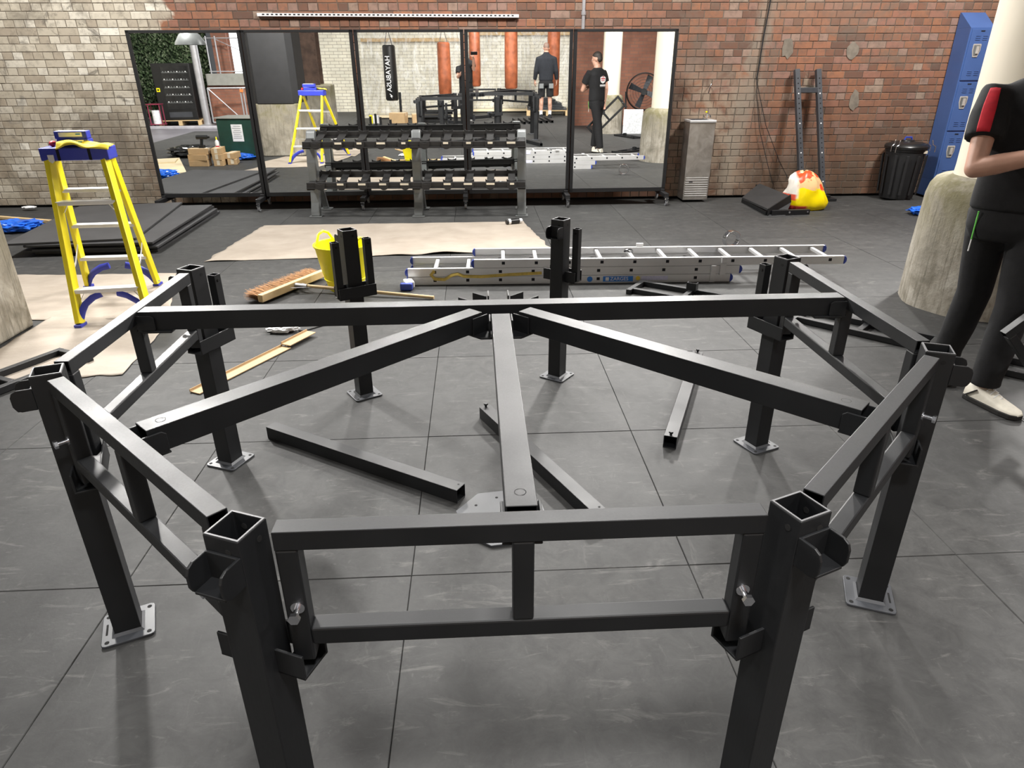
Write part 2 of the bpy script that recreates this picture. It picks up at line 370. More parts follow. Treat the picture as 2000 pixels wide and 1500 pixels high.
# ---------------------------------------------------------------- floor of one-metre rubber tiles
WY = 7.2
b = MB(); b.box((0, .2, -.055), (24, 16.6, .05))
MT['seam'] = plain('dusty_seam', (.035, .034, .032), .9)
floor = tag(b.build('floor', MT['seam']), 'dark grey rubber tile floor of the gym', kind='structure')
tm = MB(); e = .4992
tm.add([(-e, -e, -.03), (e, -e, -.03), (e, e, -.03), (-e, e, -.03), (-e, -e, -.003), (e, -e, -.003), (e, e, -.003), (-e, e, -.003),
        (-e+.002, -e+.002, 0), (e-.002, -e+.002, 0), (e-.002, e-.002, 0), (-e+.002, e-.002, 0)],
       [(3, 2, 1, 0)]+[(i, (i+1) % 4, (i+1) % 4+4, i+4) for i in range(4)]+[(i+4, (i+1) % 4+4, (i+1) % 4+8, i+8) for i in range(4)]+[(8, 9, 10, 11)])
tile_me = tm.mesh('floor_tile'); tile_me.materials.append(MT['floor'])
for i in range(-7, 8):
    for j in range(-6, 8):
        if j < -3 and i < -4: continue
        cx, cy = -.335+i+.5, -.32+j+.5
        if cy+.5 > WY+.4: continue
        o = link('floor_tile', tile_me, None, floor, loc=(cx, min(cy, 99), rnd(-.0012, 0)), rot=(0, 0, random.choice((0, 1, 2, 3))*math.pi/2+rnd(-.0006, .0006)))
# worn concrete yard floor beyond the tiles
MT['yard'] = plain('yard_concrete', (.13, .125, .14), .45, 0, .2, 1)
b = MB(); b.box((-9.4, -2.8, -.02), (10.1, 12, .03)); tag(b.build('trim_1', MT['yard'], bevel=.004), 'bare concrete yard floor beside the rubber tiles', kind='structure')

# ---------------------------------------------------------------- brick wall behind the mirrors
CP, SL, HLn = .0865, .24, .12
b = MB(); b.box((.1, WY+.156, 1.75), (17.5, .3, 3.5)); wall = tag(b.build('wall_back', MT['mortar']), 'old brick wall, cream glazed at the left and red at the right', kind='structure')
def brick_verts(L, H, dy):
    a, h = L/2, H/2; c = .004
    return [(-a, .03, -h), (a, .03, -h), (a, .03, h), (-a, .03, h), (-a, c, -h), (a, c, -h), (a, c, h), (-a, c, h), (-a+c, 0, -h+c), (a-c, 0, -h+c), (a-c, 0, h-c), (-a+c, 0, h-c)]
BF = [(i+4, (i+1) % 4+4, (i+1) % 4, i) for i in range(4)]+[(i+8, (i+1) % 4+8, (i+1) % 4+4, i+4) for i in range(4)]+[(11, 10, 9, 8)]
BF = [f[::-1] for f in BF]
sm = MB(); sm.add(brick_verts(SL-.0065, CP-.0065, 0), BF); st_me = sm.mesh('brick'); st_me.materials.append(MT['brick'])
rest = MB(); cand = []; z = CP/2; k = 0
while z < 3.4:
    L = SL if k % 2 else HLn; off = (0 if k % 4 < 2 else .06) if k % 2 else 0
    x = -6.9+off+rnd(-.006, .006)
    while x < 8.8:
        jx, jy = rnd(-.002, .002), rnd(-.002, .0025)
        if k % 2: cand.append((x+jx, WY+jy, z))
        else:
            rest.add([(q[0]+x+jx, q[1]+WY+jy, q[2]+z) for q in brick_verts(L-.0065-rnd(0, .003), CP-.0065, 0)], BF)
        x += L
    z += CP; k += 1
def seen(c):
    x, y, z = c
    if z > 2.33: return 0
    if -5.9 < x < -4.25 and z > .35: return 3+z*.1
    if 2.55 < x < 6.0 and z > .05: return 3
    if -4.2 < x < 2.5 and z > 2.05: return 2.5
    return 0
cand.sort(key=lambda c: -seen(c))
for c in cand[:300]: link('brick', st_me, None, wall, loc=c)
for c in cand[300:]: rest.add([(q[0]+c[0], q[1]+c[1], q[2]+c[2]) for q in brick_verts(SL-.0065, CP-.0065, 0)], BF)
o = rest.build('brick_courses', MT['brick'], wall, fix=False); o['kind'] = 'stuff'
MT['render'] = plain('grey_render', (.2, .17, .135), .9, 0, .3, 10)
# grey render patches and stains on the red brickwork
for i, (x, z, rx, rz) in enumerate([(3.93, 1.83, .085, .12), (4.78, 1.8, .08, .1), (4.93, 1.2, .07, .14), (4.35, 1.36, .13, .03)]):
    b = MB(); n = 14
    ring = [(x+rx*math.cos(2*math.pi*q/n)*rnd(.75, 1.15), z+rz*math.sin(2*math.pi*q/n)*rnd(.75, 1.15)) for q in range(n)]
    b.prism(ring, -.004, .001, Matrix(((1, 0, 0, 0), (0, 0, 1, WY-.004), (0, 1, 0, 0), (0, 0, 0, 1))))
    b.build('render_patch', MT['render'], wall, bevel=.001)

# ---------------------------------------------------------------- octagonal steel frame
HP, TW, A8 = .909, .076, 1.23
def post_parts(t, stubs=()):
    b = MB(); b.tube((0, 0, .008), (0, 0, HP), TW, TW, .005, up=(1, 0, 0)); b.build('tube', MT['steel'], t, bevel=.004, seg=2)
    b = MB(); b.tube((0, 0, HP-.0002), (0, 0, HP+.0008), TW-.004, TW-.004, .0036, up=(1, 0, 0)); b.build('cut_rim', MT['cut'], t)
    b = MB(); r = .0765; c = .012; pts = []
    for sx, sy in ((1, -1), (1, 1), (-1, 1), (-1, -1)):
        q = [(sx*r, sy*(r-c)), (sx*(r-c*.3), sy*(r-c*.3)), (sx*(r-c), sy*r)]
        pts += q if sx*sy > 0 else q[::-1]
    b.prism(pts, 0, .008); pl = b.build('base_plate', MT['steel_grey'], t, bevel=.0015)
    for sx in (-1, 1):
        for sy in (-1, 1):
            b = MB(); b.cyl((sx*.06, sy*.06, .004), (sx*.06, sy*.06, .0086), .007, n=12); b.build('plate_hole', MT['hole'], pl)
    b = MB(); b.box((.062, 0, .006), (.006, .05, .0052)); b.build('plate_slot', MT['hole'], pl)
    b = MB(); q = TW/2
    b.add([(sx*(q+.009), sy*(q+.009), .008) for sx, sy in ((-1, -1), (1, -1), (1, 1), (-1, 1))]+[(sx*(q+.001), sy*(q+.001), .016) for sx, sy in ((-1, -1), (1, -1), (1, 1), (-1, 1))], [(i, (i+1) % 4, (i+1) % 4+4, i+4) for i in range(4)])
    b.build('weld_bead', MT['steel_grey'], t, smooth=True)
    for dx, dy in ((1, 0), (-1, 0), (0, 1), (0, -1)):
        b = MB(); a = Vector((dx, dy, 0)); s = Vector((-dy, dx, 0))*.012
        b.cyl(a*(q-.0055)+s+Vector((0, 0, HP-.028)), a*(q+.0007)+s+Vector((0, 0, HP-.028)), .0065, n=12); b.build('bolt_hole', MT['hole'], t)
    # saddle on the outer face: back plate, two rounded ears and a floor
    b = MB(); b.box((q+.003, 0, .846), (.006, .072, .062)); sb = b.build('saddle_bracket', MT['steel'], t, bevel=.0015)
    for s in (-1, 1):
        b = MB(); pr = [(0, .062), (.036, .062), (.048, .056), (.053, .044), (.053, .018), (.047, .005), (.036, 0), (0, 0)]
        b.prism(pr, -.003, .003, Matrix(((1, 0, 0, q), (0, 0, 1, s*.035), (0, 1, 0, .815), (0, 0, 0, 1)))); b.build('ear', MT['steel'], sb, bevel=.0015)
    b = MB(); b.box((q+.024, 0, .818), (.046, .066, .006)); b.build('saddle_floor', MT['steel'], sb, bevel=.0015)
    # cups that carry the foot of the side frames
    b = MB(); b.box((-.066, 0, .602), (.006, .2, .06)); cp = b.build('corner_cup', MT['steel'], t, bevel=.0015)
    for s in (-1, 1):
        b = MB(); b.box((.004, s*.068, .602), (.006, .062, .06)); b.build('cup_side', MT['steel'], cp, bevel=.0015)
        b = MB(); b.box((-.031, s*.068, .575), (.076, .063, .006)); b.build('cup_floor', MT['steel'], cp, bevel=.0015)
    for s in stubs:
        b = MB(); b.tube((-.031, s*.084, .582), (-.031, s*.084, .862), .036, .036, .003, up=(1, 0, 0)); st = b.build('stub_tube', MT['steel'], t, bevel=.002)
        b = MB(); b.cyl((-.0515, s*.084, .838), (-.0105, s*.084, .838), .006, n=10); b.build('stub_hole', MT['hole'], st)
def oct(a, r): return (r*math.cos(R(a)), r*math.sin(R(a)), 0)
RC = A8/math.cos(R(22.5))
posts = [(-112.5, 0, (), 'nearest black steel post, front left corner, cut off by the lower edge'), (-67.5, 0, (), 'nearest black steel post, front right corner, cut off by the lower edge'),
         (-157.5, 0, (), 'black steel post at the left end of the frame, base plate fully in view'), (-22.5, 0, (), 'black steel post at the right end, beside the white shoe'),
         (157.5, 0, (-1,), 'black steel post in front of the stepladder with one short stub tube'), (22.5, 0, (1,), 'black steel post overlapping the right end of the aluminium ladder')]
for a, dy, st, lb in posts:
    t = thing('steel_post', lb, 'post', oct(a, RC), R(a), 'square posts of the octagonal frame'); post_parts(t, st)
t = thing('steel_post', 'loose black steel post in front of the yellow tub with two stub tubes', 'post', (-.716, 1.18, 0), R(121), 'square posts of the octagonal frame'); post_parts(t, (-1, 1))
t = thing('steel_post', 'loose black steel post standing in front of the aluminium ladder', 'post', (.372, 1.355, 0), R(-127), 'square posts of the octagonal frame'); post_parts(t, (1,))

# side frame: local x along its length, local +y outwards, built at its working height
FL = .885
def frame_parts(t, z0=0, saddle=True, bolts=True):
    h = FL/2
    b = MB(); b.tube((-h, 0, .885-z0), (h, 0, .885-z0), .04, .04, .003); b.build('top_rail', MT['steel'], t, bevel=.004)
    b = MB(); b.beam((-h+.04, 0, .66-z0), (h-.04, 0, .66-z0), .04, .04); b.build('bottom_rail', MT['steel'], t, bevel=.004)
    for s in (-1, 1):
        b = MB(); b.beam((s*(h-.02), 0, .6-z0), (s*(h-.02), 0, .865-z0), .04, .04, up=(1, 0, 0)); u = b.build('side_upright', MT['steel'], t, bevel=.004)
        if bolts:
            b = MB(); c = Vector((s*(h-.024), .02, .735-z0)); b.cyl(c, c+Vector((0, .026, 0)), .006, n=12); b.cyl(c+Vector((0, .026, 0)), c+Vector((0, .034, 0)), .0115, n=6); b.cyl(c, c+Vector((0, .003, 0)), .013, n=16)
            b.build('hex_bolt', MT['zinc'], u, smooth=True)
    b = MB(); b.beam((0, 0, .68-z0), (0, 0, .865-z0), .04, .04, up=(1, 0, 0)); b.build('middle_strut', MT['steel'], t, bevel=.004)
    if saddle:
        b = MB(); b.box((0, -.045, .838-z0), (.076, .07, .005)); sd = b.build('beam_saddle', MT['steel'], t, bevel=.0015)
        for s in (-1, 1):
            b = MB(); pr = [(0, .058), (.05, .058), (.06, .05), (.06, .01), (.052, 0), (0, 0)]
            b.prism(pr, -.003, .003, Matrix(((0, 0, 1, s*.036), (-1, 0, 0, -.018), (0, 1, 0, .836-z0), (0, 0, 0, 1)))); b.build('saddle_ear', MT['steel'], sd, bevel=.0015)
frames = [(-90, 'black side frame nearest the camera, between the two front posts'), (-135, 'black side frame at the front left of the octagon'),
          (-45, 'black side frame at the front right with a dusty top rail'), (180, 'black side frame at the far left in front of the stepladder'), (0, 'black side frame at the far right near the concrete pillar base')]
for a, lb in frames:
    t = thing('side_frame', lb, 'frame', oct(a, A8), R(a-90), 'side frames bolted between the posts'); frame_parts(t)
def radial(name, a, r0, r1, lb, mark=True):
    d = Vector(oct(a, 1)); t = thing(name, lb, 'beam', oct(a, r0), R(a), 'beams meeting at the hub')
    b = MB(); b.tube((0, 0, .873), (r1-r0, 0, .873), .06, .064, .003); b.build('box_tube', MT['steel'], t, bevel=.0055, seg=3)
    if mark:
        b = MB(); n = 20
        vs = [((r1-r0-.045)+q*math.cos(2*math.pi*i/n), q*math.sin(2*math.pi*i/n), .9055) for q in (.0105, .0115) for i in range(n)]
        b.add(vs, [(i, (i+1) % n, n+(i+1) % n, n+i) for i in range(n)]); b.build('plug_ring', MT['hole'], t)
    b = MB(); b.box((.02, 0, .873), (.02, .05, .05)); b.build('end_cap', MT['steel'], t)
    return t
radial('roof_beam', -90, .12, 1.195, 'black box beam running straight from the hub to the nearest frame')
radial('roof_beam', -135, .115, 1.19, 'black box beam slanting from the hub down to the front left')
radial('roof_beam', -45, .115, 1.19, 'black box beam slanting from the hub down to the front right')
t = thing('roof_beam', 'long black box beam crossing the whole octagon from left to right', 'beam', (0, 0, 0), 0, 'beams meeting at the hub')
b = MB(); b.tube((-1.205, 0, .873), (1.205, 0, .873), .06, .064, .003); b.build('box_tube', MT['steel'], t, bevel=.0055, seg=3)
for s in (-1, 1):
    b = MB(); b.box((s*1.15, 0, .838), (.1, .09, .008)); b.build('end_shoe', MT['steel'], t, bevel=.002)
t = thing('hub_bracket', 'black octagonal hub bracket where the beams meet', 'bracket', (0, 0, .83))
b = MB(); b.prism([(.175*math.cos(R(22.5+45*i)), .175*math.sin(R(22.5+45*i))) for i in range(8)], 0, .008); b.build('hub_plate', MT['steel'], t, bevel=.002)
for a in (45, 90, 135, -45, -90, -135):
    for s in (-1, 1):
        M = Matrix.Rotation(R(a), 4, 'Z'); b = MB(); b.prism([(.098, .008), (.165, .008), (.165, .066), (.098, .066)], s*.036-.0025, s*.036+.0025, M @ Matrix(((1, 0, 0, 0), (0, 0, 1, 0), (0, 1, 0, 0), (0, 0, 0, 1))))
        b.build('hub_ear', MT['steel'], t, bevel=.001)
t = thing('hub_plate', 'pale grey octagonal steel plate lying on the floor under the hub', 'plate', (.0, -.0, 0), R(8))
b = MB(); b.prism([(.19*math.cos(R(22.5+45*i)), .19*math.sin(R(22.5+45*i))) for i in range(8)], .0, .01); b.build('plate', MT['steel_grey'], t, bevel=.0015)
for a in range(8):
    b = MB(); b.cyl(tuple(Vector(oct(a*45, .13))+Vector((0, 0, .008))), tuple(Vector(oct(a*45, .13))+Vector((0, 0, .0106))), .006, n=10); b.build('plate_hole', MT['hole'], t)
# loose beams on the floor
def loose(p0, p1, lb, tabs=(0, 1)):
    p0, p1 = Vector((*p0, 0)), Vector((*p1, 0)); d = p1-p0; t = thing('loose_beam', lb, 'beam', p0, math.atan2(d.y, d.x), 'loose box beams on the floor'); L = d.length
    b = MB(); b.tube((0, 0, .032), (L, 0, .032), .062, .064, .0035); b.build('box_tube', MT['steel'], t, bevel=.005, seg=2)
    for e in tabs:
        x = .014 if e == 0 else L-.014
        b = MB(); b.cyl((x, 0, .062), (x, 0, .082), .006, n=10); b.cyl((x, 0, .076), (x, 0, .084), .011, n=6); b.build('stud', MT['steel'], t, smooth=True)
    b = MB(); b.cyl((L-.02, .012, .0635), (L-.02, .012, .0645), .005, n=10); b.build('bolt_hole', MT['hole'], t)
loose((-1.1, .735), (-.165, .135), 'loose black box beam on the floor left of the middle beam', ())
loose((-.055, .87), (.38, -.06), 'loose black box beam passing under the middle beam on the floor', (0,))
loose((.81, .50), (1.25, 1.52), 'loose black box beam with studs on the floor under the right slanting beam')
# more side frames lying on the floor or waiting
def lying(p, a, lb, tilt=90, z=.0, g='side frames not yet fitted'):
    t = thing('side_frame', lb, 'frame', (p[0], p[1], z), group=g, rot=(R(-tilt), 0, R(a))); frame_parts(t, .74, True, True); return t
lying((1.53, 2.73), -36, 'black side frame lying flat in front of the aluminium ladder', z=.021)
lying((2.5, 1.93), -46, 'black side frame lying flat by the foot of the concrete pillar base', z=.021)
lying((-2.78, 1.42), 63, 'black side frame lying on the floor at the left edge of the picture', z=.021)
# ---------------------------------------------------------------- wheeled mirrors
EX = [-4.06, -2.75, -1.46, -.17, 1.13, 2.40]; YM = 6.78
TILT = [-.4, -1.0, -.6, -.95, 0]; MYAW = [0, 0, 0, 0, .8]
mlab = ['leftmost wheeled mirror, beside the cream glazed bricks', 'second wheeled mirror from the left, reflecting the yellow stepladder', 'middle wheeled mirror, behind the dumbbell rack',
        'fourth wheeled mirror from the left, reflecting the man in shorts', 'rightmost wheeled mirror, beside the steel water fountain']
def caster(t, x, y, flip=1):
    b = MB(); b.cyl((x-.012, y, .04), (x+.012, y, .04), .04, n=20); wv = b.build('caster_wheel', MT['tyre'], t, smooth=True)
    b = MB(); b.cyl((x-.014, y, .04), (x+.014, y, .04), .018, n=14); b.build('wheel_hub', MT['chrome'], wv, smooth=True)
    b = MB()
    for s in (-1, 1): b.prism([(-.02, .03), (.02, .03), (.03, .095), (-.03, .095)], s*.018-.0015, s*.018+.0015, Matrix(((0, 0, 1, x), (1, 0, 0, y), (0, 1, 0, 0), (0, 0, 0, 1))))
    b.box((x, y, .096), (.05, .06, .006)); b.box((x, y-flip*.05, .07), (.03, .05, .006)); b.build('caster_fork', MT['chrome'], t)
for i in range(5):
    x0, x1 = EX[i], EX[i+1]; xc = (x0+x1)/2; hw = (x1-x0)/2-.006
    t = thing('wheeled_mirror', mlab[i], 'mirror', (xc, YM, 0), group='wheeled gym mirrors in a row', rotz=R(MYAW[i]))
    T = Matrix.Translation((0, 0, .15)) @ Matrix.Rotation(R(-TILT[i]), 4, 'X') @ Matrix.Translation((0, 0, -.15))
    z0, z1, fwd = .15, 2.03, .036
    for nm, c, d in (('frame_bar', (0, .0, z1-.014), (2*hw, .04, .03)), ('frame_bar', (0, .0, z0+.02), (2*hw, .04, .05)), ('frame_bar', (-hw+.02, .0, (z0+z1)/2), (.04, .04, z1-z0)), ('frame_bar', (hw-.02, .0, (z0+z1)/2), (.04, .04, z1-z0))):
        b = MB(); b.box(c, d, T); b.build(nm, MT['frame_black'], t, bevel=.002)
    b = MB(); b.box((0, -.004, (z0+z1)/2), (2*hw-.07, .006, z1-z0-.06), T); b.build('mirror_glass', MT['mirror'], t)
    for s in ((-1, 1) if i == 0 else (1,)):
        x = s*(hw-.034); b = MB(); b.box((x, 0, .125), (.06, .5, .05)); b.box((x, 0, .16), (.05, .09, .03)); b.build('foot_bar', MT['frame_black'], t, bevel=.004)
        caster(t, x, -.24); caster(t, x, .24, -1)

# ---------------------------------------------------------------- dumbbell rack
t = thing('dumbbell_rack', 'grey three-post dumbbell rack with empty black cradles before the mirrors', 'rack', (-.77, 6.1, 0), R(-3.2))
def ysweep(b, x, wd, prof):
    """profile: (y, z, half depth) -> slab of width wd around x"""
    n = len(prof); vs = []
    for sx in (-1, 1):
        for y, z, h in prof: vs += [(x+sx*wd/2, y-h, z), (x+sx*wd/2, y+h, z)]
    fs = []; m = 2*n
    for k in range(n-1):
        a = 2*k; fs += [(a, a+1, a+3, a+2), (m+a, m+a+2, m+a+3, m+a+1), (a, a+2, m+a+2, m+a), (a+1, m+a+1, m+a+3, a+3)]
    fs += [(0, m, m+1, 1), (m-2, m-1, 2*m-1, 2*m-2)]; b.add(vs, fs)
for x in (-1.24, 0, 1.24):
    b = MB(); ysweep(b, x, .105, [(.0, .012, .05), (.01, .06, .045), (.045, .16, .04), (.075, .27, .045), (.075, .42, .05), (.09, .62, .05), (.14, .82, .05), (.19, .94, .045), (.2, .965, .04)]); p = b.build('rack_post', MT['rackgrey'], t, bevel=.012)
    b = MB(); ysweep(b, x, .07, [(.47, .012, .035), (.44, .06, .03), (.34, .25, .03), (.22, .5, .03), (.18, .7, .03)]); b.build('rear_leg', MT['rackgrey'], p, bevel=.008)
    for y in (.0, .47):
        b = MB(); b.box((x, y, .006), (.15, .13, .012)); b.build('foot_plate', MT['rackgrey'], p, bevel=.003)
    b = MB(); b.prism([(.0, -.01), (.38, .09), (.38, .05), (.0, -.06)], x-.045, x+.045, Matrix(((0, 0, 1, 0), (1, 0, 0, -.08), (0, 1, 0, .84), (0, 0, 0, 1)))); b.build('tier_arm', MT['pad'], p, bevel=.004)
    b = MB(); b.prism([(.0, -.01), (.38, .09), (.38, .05), (.0, -.06)], x-.045, x+.045, Matrix(((0, 0, 1, 0), (1, 0, 0, -.11), (0, 1, 0, .385), (0, 0, 0, 1)))); b.build('tier_arm', MT['pad'], p, bevel=.004)
for zt, yf in ((.845, -.08), (.395, -.11)):
    for dy, dz in ((0, 0), (.33, .085)):
        b = MB(); y = yf+dy; z = zt+dz
        b.box((0, y, z-.02), (2.56, .012, .07)); b.box((0, y+.022, z+.013), (2.56, .05, .008)); b.box((0, y-.012, z-.045), (2.56, .03, .008)); b.build('tier_rail', MT['pad'], t, bevel=.002)
    for i in range(10):
        x = -1.12+i*.249
        b = MB(); n = 12
        for dy, dz in ((-.018, -.005), (.045, .02), (.30, .1)):
            arc = [(x+.058*math.cos(math.pi+math.pi*q/n), zt+dz-.012+.05*math.sin(math.pi+math.pi*q/n)) for q in range(n+1)]+[(x+.058, zt+dz+.028), (x+.04, zt+dz+.012), (x, zt+dz+.004), (x-.04, zt+dz+.012), (x-.058, zt+dz+.028)]
            b.prism(arc, -.008, .008, Matrix(((1, 0, 0, 0), (0, 0, -1, yf+dy), (0, 1, 0, 0), (0, 0, 0, 1))))
        M = Matrix.Translation((x, yf+.15, zt+.035)) @ Matrix.Rotation(R(14.5), 4, 'X'); b.box((0, 0, 0), (.085, .36, .008), M)
        c = b.build('cradle', MT['pad'], t, bevel=.002)
        if (i*7+int(zt*10)) % 5 != 3:
            b = MB(); b.box((x+rnd(-.012, .012), yf-.0275, zt+.0), (rnd(.045, .1), .002, .022)); b.build('size_sticker', MT['sticker'], c)

# ---------------------------------------------------------------- things on the wall
t = thing('perforated_rail', 'long pale perforated metal rail fixed to the wall above the mirrors', 'rail', (-1.07, WY, 2.2), rot=(0, R(.35), 0))
b = MB(); b.box((0, -.022, 0), (3.15, .04, .036)); b.build('channel', MT['white'], t, bevel=.003)
for i in range(58):
    b = MB(); b.box((-1.5+i*.0526, -.043, .004), (.026, .003, .013)); b.build('slot', MT['darkslot'], t)
b = MB(); b.cyl((1.3, WY-.03, 2.03), (1.3, WY-.03, 2.9), .022, n=14); b.cyl((1.3, WY-.03, 2.2), (1.3, WY-.03, 2.24), .03, n=14)
tag(b.build('conduit', MT['galv'], smooth=True), 'grey conduit running down the wall above the rightmost mirrors', 'pipe')
t = thing('hanging_cable', 'thin black cables dangling down the brick wall right of the fountain', 'cable', (3.58, WY-.02, 1.46))
b = MB(); b.sweep([(.07, 0, 1.5), (.04, 0, .9), (.015, 0, .5), (0, 0, 0)], .009, 8); b.build('main_cable', MT['matte_black'], t, smooth=True)
b = MB(); b.sweep([(0, 0, 0), (.06, -.01, -.18), (.2, -.02, -.55), (.45, -.03, -1.0), (.62, -.05, -1.25)], .004, 6); b.build('strand', MT['matte_black'], t, smooth=True)
b = MB(); b.sweep([(0, 0, 0), (.03, -.01, -.2), (.12, -.02, -.6), (.3, -.03, -1.05), (.4, -.05, -1.3)], .004, 6); b.build('strand', MT['matte_black'], t, smooth=True)
b = MB(); b.sweep([(2.98, WY-.01, 1.4), (2.98, WY-.06, 1.41), (2.96, WY-.07, 1.36), (2.95, WY-.07, 1.3)], .008, 8); tag(b.build('wall_tap', MT['chrome'], smooth=True), 'small chrome pipe stub sticking out of the wall above the fountain', 'tap')

# water fountain
t = thing('water_fountain', 'worn stainless steel water fountain standing against the brick wall', 'fountain', (2.85, 7.03, 0))
b = MB(); b.box((0, .01, .485), (.335, .27, .97)); b.build('body', MT['stainless'], t, bevel=.006)
b = MB(); b.box((0, .005, .985), (.345, .29, .03)); top = b.build('top_basin', MT['alu'], t, bevel=.006)
b = MB(); b.box((-.02, .02, 1.0), (.22, .18, .004)); b.build('basin_well', MT['darkslot'], top)
for k in range(9):
    b = MB(); b.box((0, -.127, .055+k*.029), (.3, .006, .008)); b.build('grille_slat', MT['alu'], t, bevel=.001)
b = MB(); b.box((-.08, -.1275, .235), (.05, .006, .012)); b.build('grille_latch', MT['darkslot'], t)
b = MB(); b.cyl((.06, .05, 1.0), (.06, .05, 1.06), .012, n=12); b.sweep([(.1, .05, 1.0), (.1, .05, 1.07), (.13, .03, 1.05), (.14, .02, 1.02)], .009, 8); b.build('spout', MT['chrome'], top, smooth=True)
b = MB(); b.lathe([(.004, 0), (.013, .005), (.015, .015), (.006, .022)], 12, Matrix.Translation((.09, .06, 1.075))); b.build('push_button', MT['tub_yellow'], top, smooth=True)
# leaning rack uprights
t = thing('rack_uprights', 'pair of grey perforated rack uprights joined by a crossbar leaning on the wall', 'rack upright')
for k, x in enumerate((4.24, 4.52)):
    p0 = Vector((x, 6.74, .02)); p1 = Vector((x-.18, 7.12, 1.58)); b = MB(); b.tube(p0, p1, .062, .062, .004, up=(0, 1, 0)); u = b.build('upright', MT['steel_grey'], t, bevel=.003)
    d = (p1-p0); n = d.normalized(); f = Vector((0, -1, 0)); f = (f-n*f.dot(n)).normalized()
    for q in range(24):
        c = p0+n*(.1+q*.061)+f*.0305; b = MB(); b.cyl(c, c+f*.0012, .0085, n=10); b.build('pin_hole', MT['hole'] if q not in (2, 8, 14, 20) else MT['white'], u)
    if k: b = MB(); b.box((x+.05, 6.72, .02), (.2, .14, .03)); b.box((x+.02, 6.72, .05), (.1, .1, .05)); b.build('foot', MT['steel'], t, bevel=.004)
pa = Vector((4.24-.152, 7.06, 1.34)); b = MB(); b.beam(pa, pa+Vector((.28, 0, 0)), .05, .06); b.build('crossbar', MT['steel_grey'], t, bevel=.003)
# black ramp-like bench base
t = thing('bench_base', 'low black steel wedge-shaped bench base by the yellow carrier bag', 'bench')
MT['wedge'] = plain('matt_charcoal_plate', (.03, .03, .031), .6, 0, .15)
b = MB(); q = [Vector((3.42, 6.72, .06)), Vector((3.4, 5.82, .08)), Vector((3.72, 6.02, .2)), Vector((3.72, 6.95, .2))]
b.add([v for v in q]+[v-Vector((0, 0, .025)) for v in q], [(0, 1, 2, 3), (7, 6, 5, 4), (0, 4, 5, 1), (1, 5, 6, 2), (2, 6, 7, 3), (3, 7, 4, 0)]); b.build('top_plate', MT['wedge'], t, bevel=.003)
b = MB(); b.add([(3.4, 5.79, .085), (3.4, 5.79, .0), (3.62, 5.8, .0), (3.76, 6.0, .12), (3.74, 6.0, .21), (3.4, 5.81, .085), (3.4, 5.81, 0), (3.62, 5.82, 0), (3.76, 6.02, .12), (3.74, 6.02, .21)], [(0, 1, 2, 3, 4), (9, 8, 7, 6, 5)]+[(i, i+5, (i+1) % 5+5, (i+1) % 5) for i in range(5)]); b.build('side_plate', MT['steel'], t, bevel=.002)
b = MB(); b.beam((3.45, 5.82, .03), (3.93, 5.86, .03), .05, .06); b.beam((3.43, 6.7, .02), (3.41, 5.84, .02), .04, .04); b.beam((3.7, 6.95, .03), (3.9, 6.6, .03), .04, .05); b.beam((3.7, 6.95, .02), (3.7, 6.95, .18), .04, .04); b.build('base_frame', MT['steel'], t, bevel=.003)
b = MB(); b.cyl((3.9, 5.83, .035), (3.9, 5.825, .035), .01, n=8); b.cyl((3.66, 5.795, .04), (3.66, 5.785, .04), .012, n=8); b.build('bolt', MT['zinc'], t)

def blob(name, m, loc, size, seed, amp=.18, fr=2.2, sub=4, flat=True, parent=None, rz=0, crease=0):
    bm = bmesh.new(); bmesh.ops.create_icosphere(bm, subdivisions=sub, radius=1)
    off = Vector((seed*3.1, seed*1.7, seed*.9))
    for v in bm.verts:
        d = v.co.normalized(); k = 1+amp*noise.noise(d*fr+off)+amp*.5*noise.noise(d*fr*2.7+off)+crease*abs(noise.noise(d*fr*4+off))
        q = d*k; q = Vector((q.x*size[0], q.y*size[1], (q.z+1)*.5*size[2]));
        if flat: q.z = max(q.z, 0)
        v.co = q
    me = bpy.data.meshes.new(name); bm.to_mesh(me); bm.free()
    return link(name, me, m, parent, smooth=False, loc=loc, rot=(0, 0, rz)) if crease else link(name, me, m, parent, smooth=True, loc=loc, rot=(0, 0, rz))
# carrier bag : a slumped sack, knotted top
b = MB(); n = 40; rows = [(.0, .86), (.02, 1.02), (.06, 1.1), (.1, 1.12), (.15, 1.04), (.2, .97), (.25, .9), (.3, .82), (.35, .74), (.39, .62), (.42, .46), (.44, .28), (.45, .08)]
def bagr(a, z, k): return k*(1+.22*noise.noise(Vector((math.cos(a)*1.4+3, math.sin(a)*1.4, z*5)))+.13*noise.noise(Vector((math.cos(a)*3.4, math.sin(a)*3.4, z*9+2)))+.06*noise.noise(Vector((math.cos(a)*8, math.sin(a)*8, z*20))))
vs = []
for z, k in rows:
    for i in range(n):
        a = 2*math.pi*i/n; q = bagr(a, z, k); vs.append((.26*q*math.cos(a)-.09*z+(.0 if z < .2 else -.08*(z-.2)), .17*q*math.sin(a), z*(1+.04*math.sin(a*3))))
b.add(vs, [(k*n+i, k*n+(i+1) % n, (k+1)*n+(i+1) % n, (k+1)*n+i) for k in range(len(rows)-1) for i in range(n)]+[tuple(range(n))[::-1], tuple(range((len(rows)-1)*n, len(rows)*n))])
tag(b.build('carrier_bag', MT['bagprint'], smooth=True, loc=(4.02, 6.2, 0)), 'bulging yellow and orange printed carrier bag on the floor', 'bag')
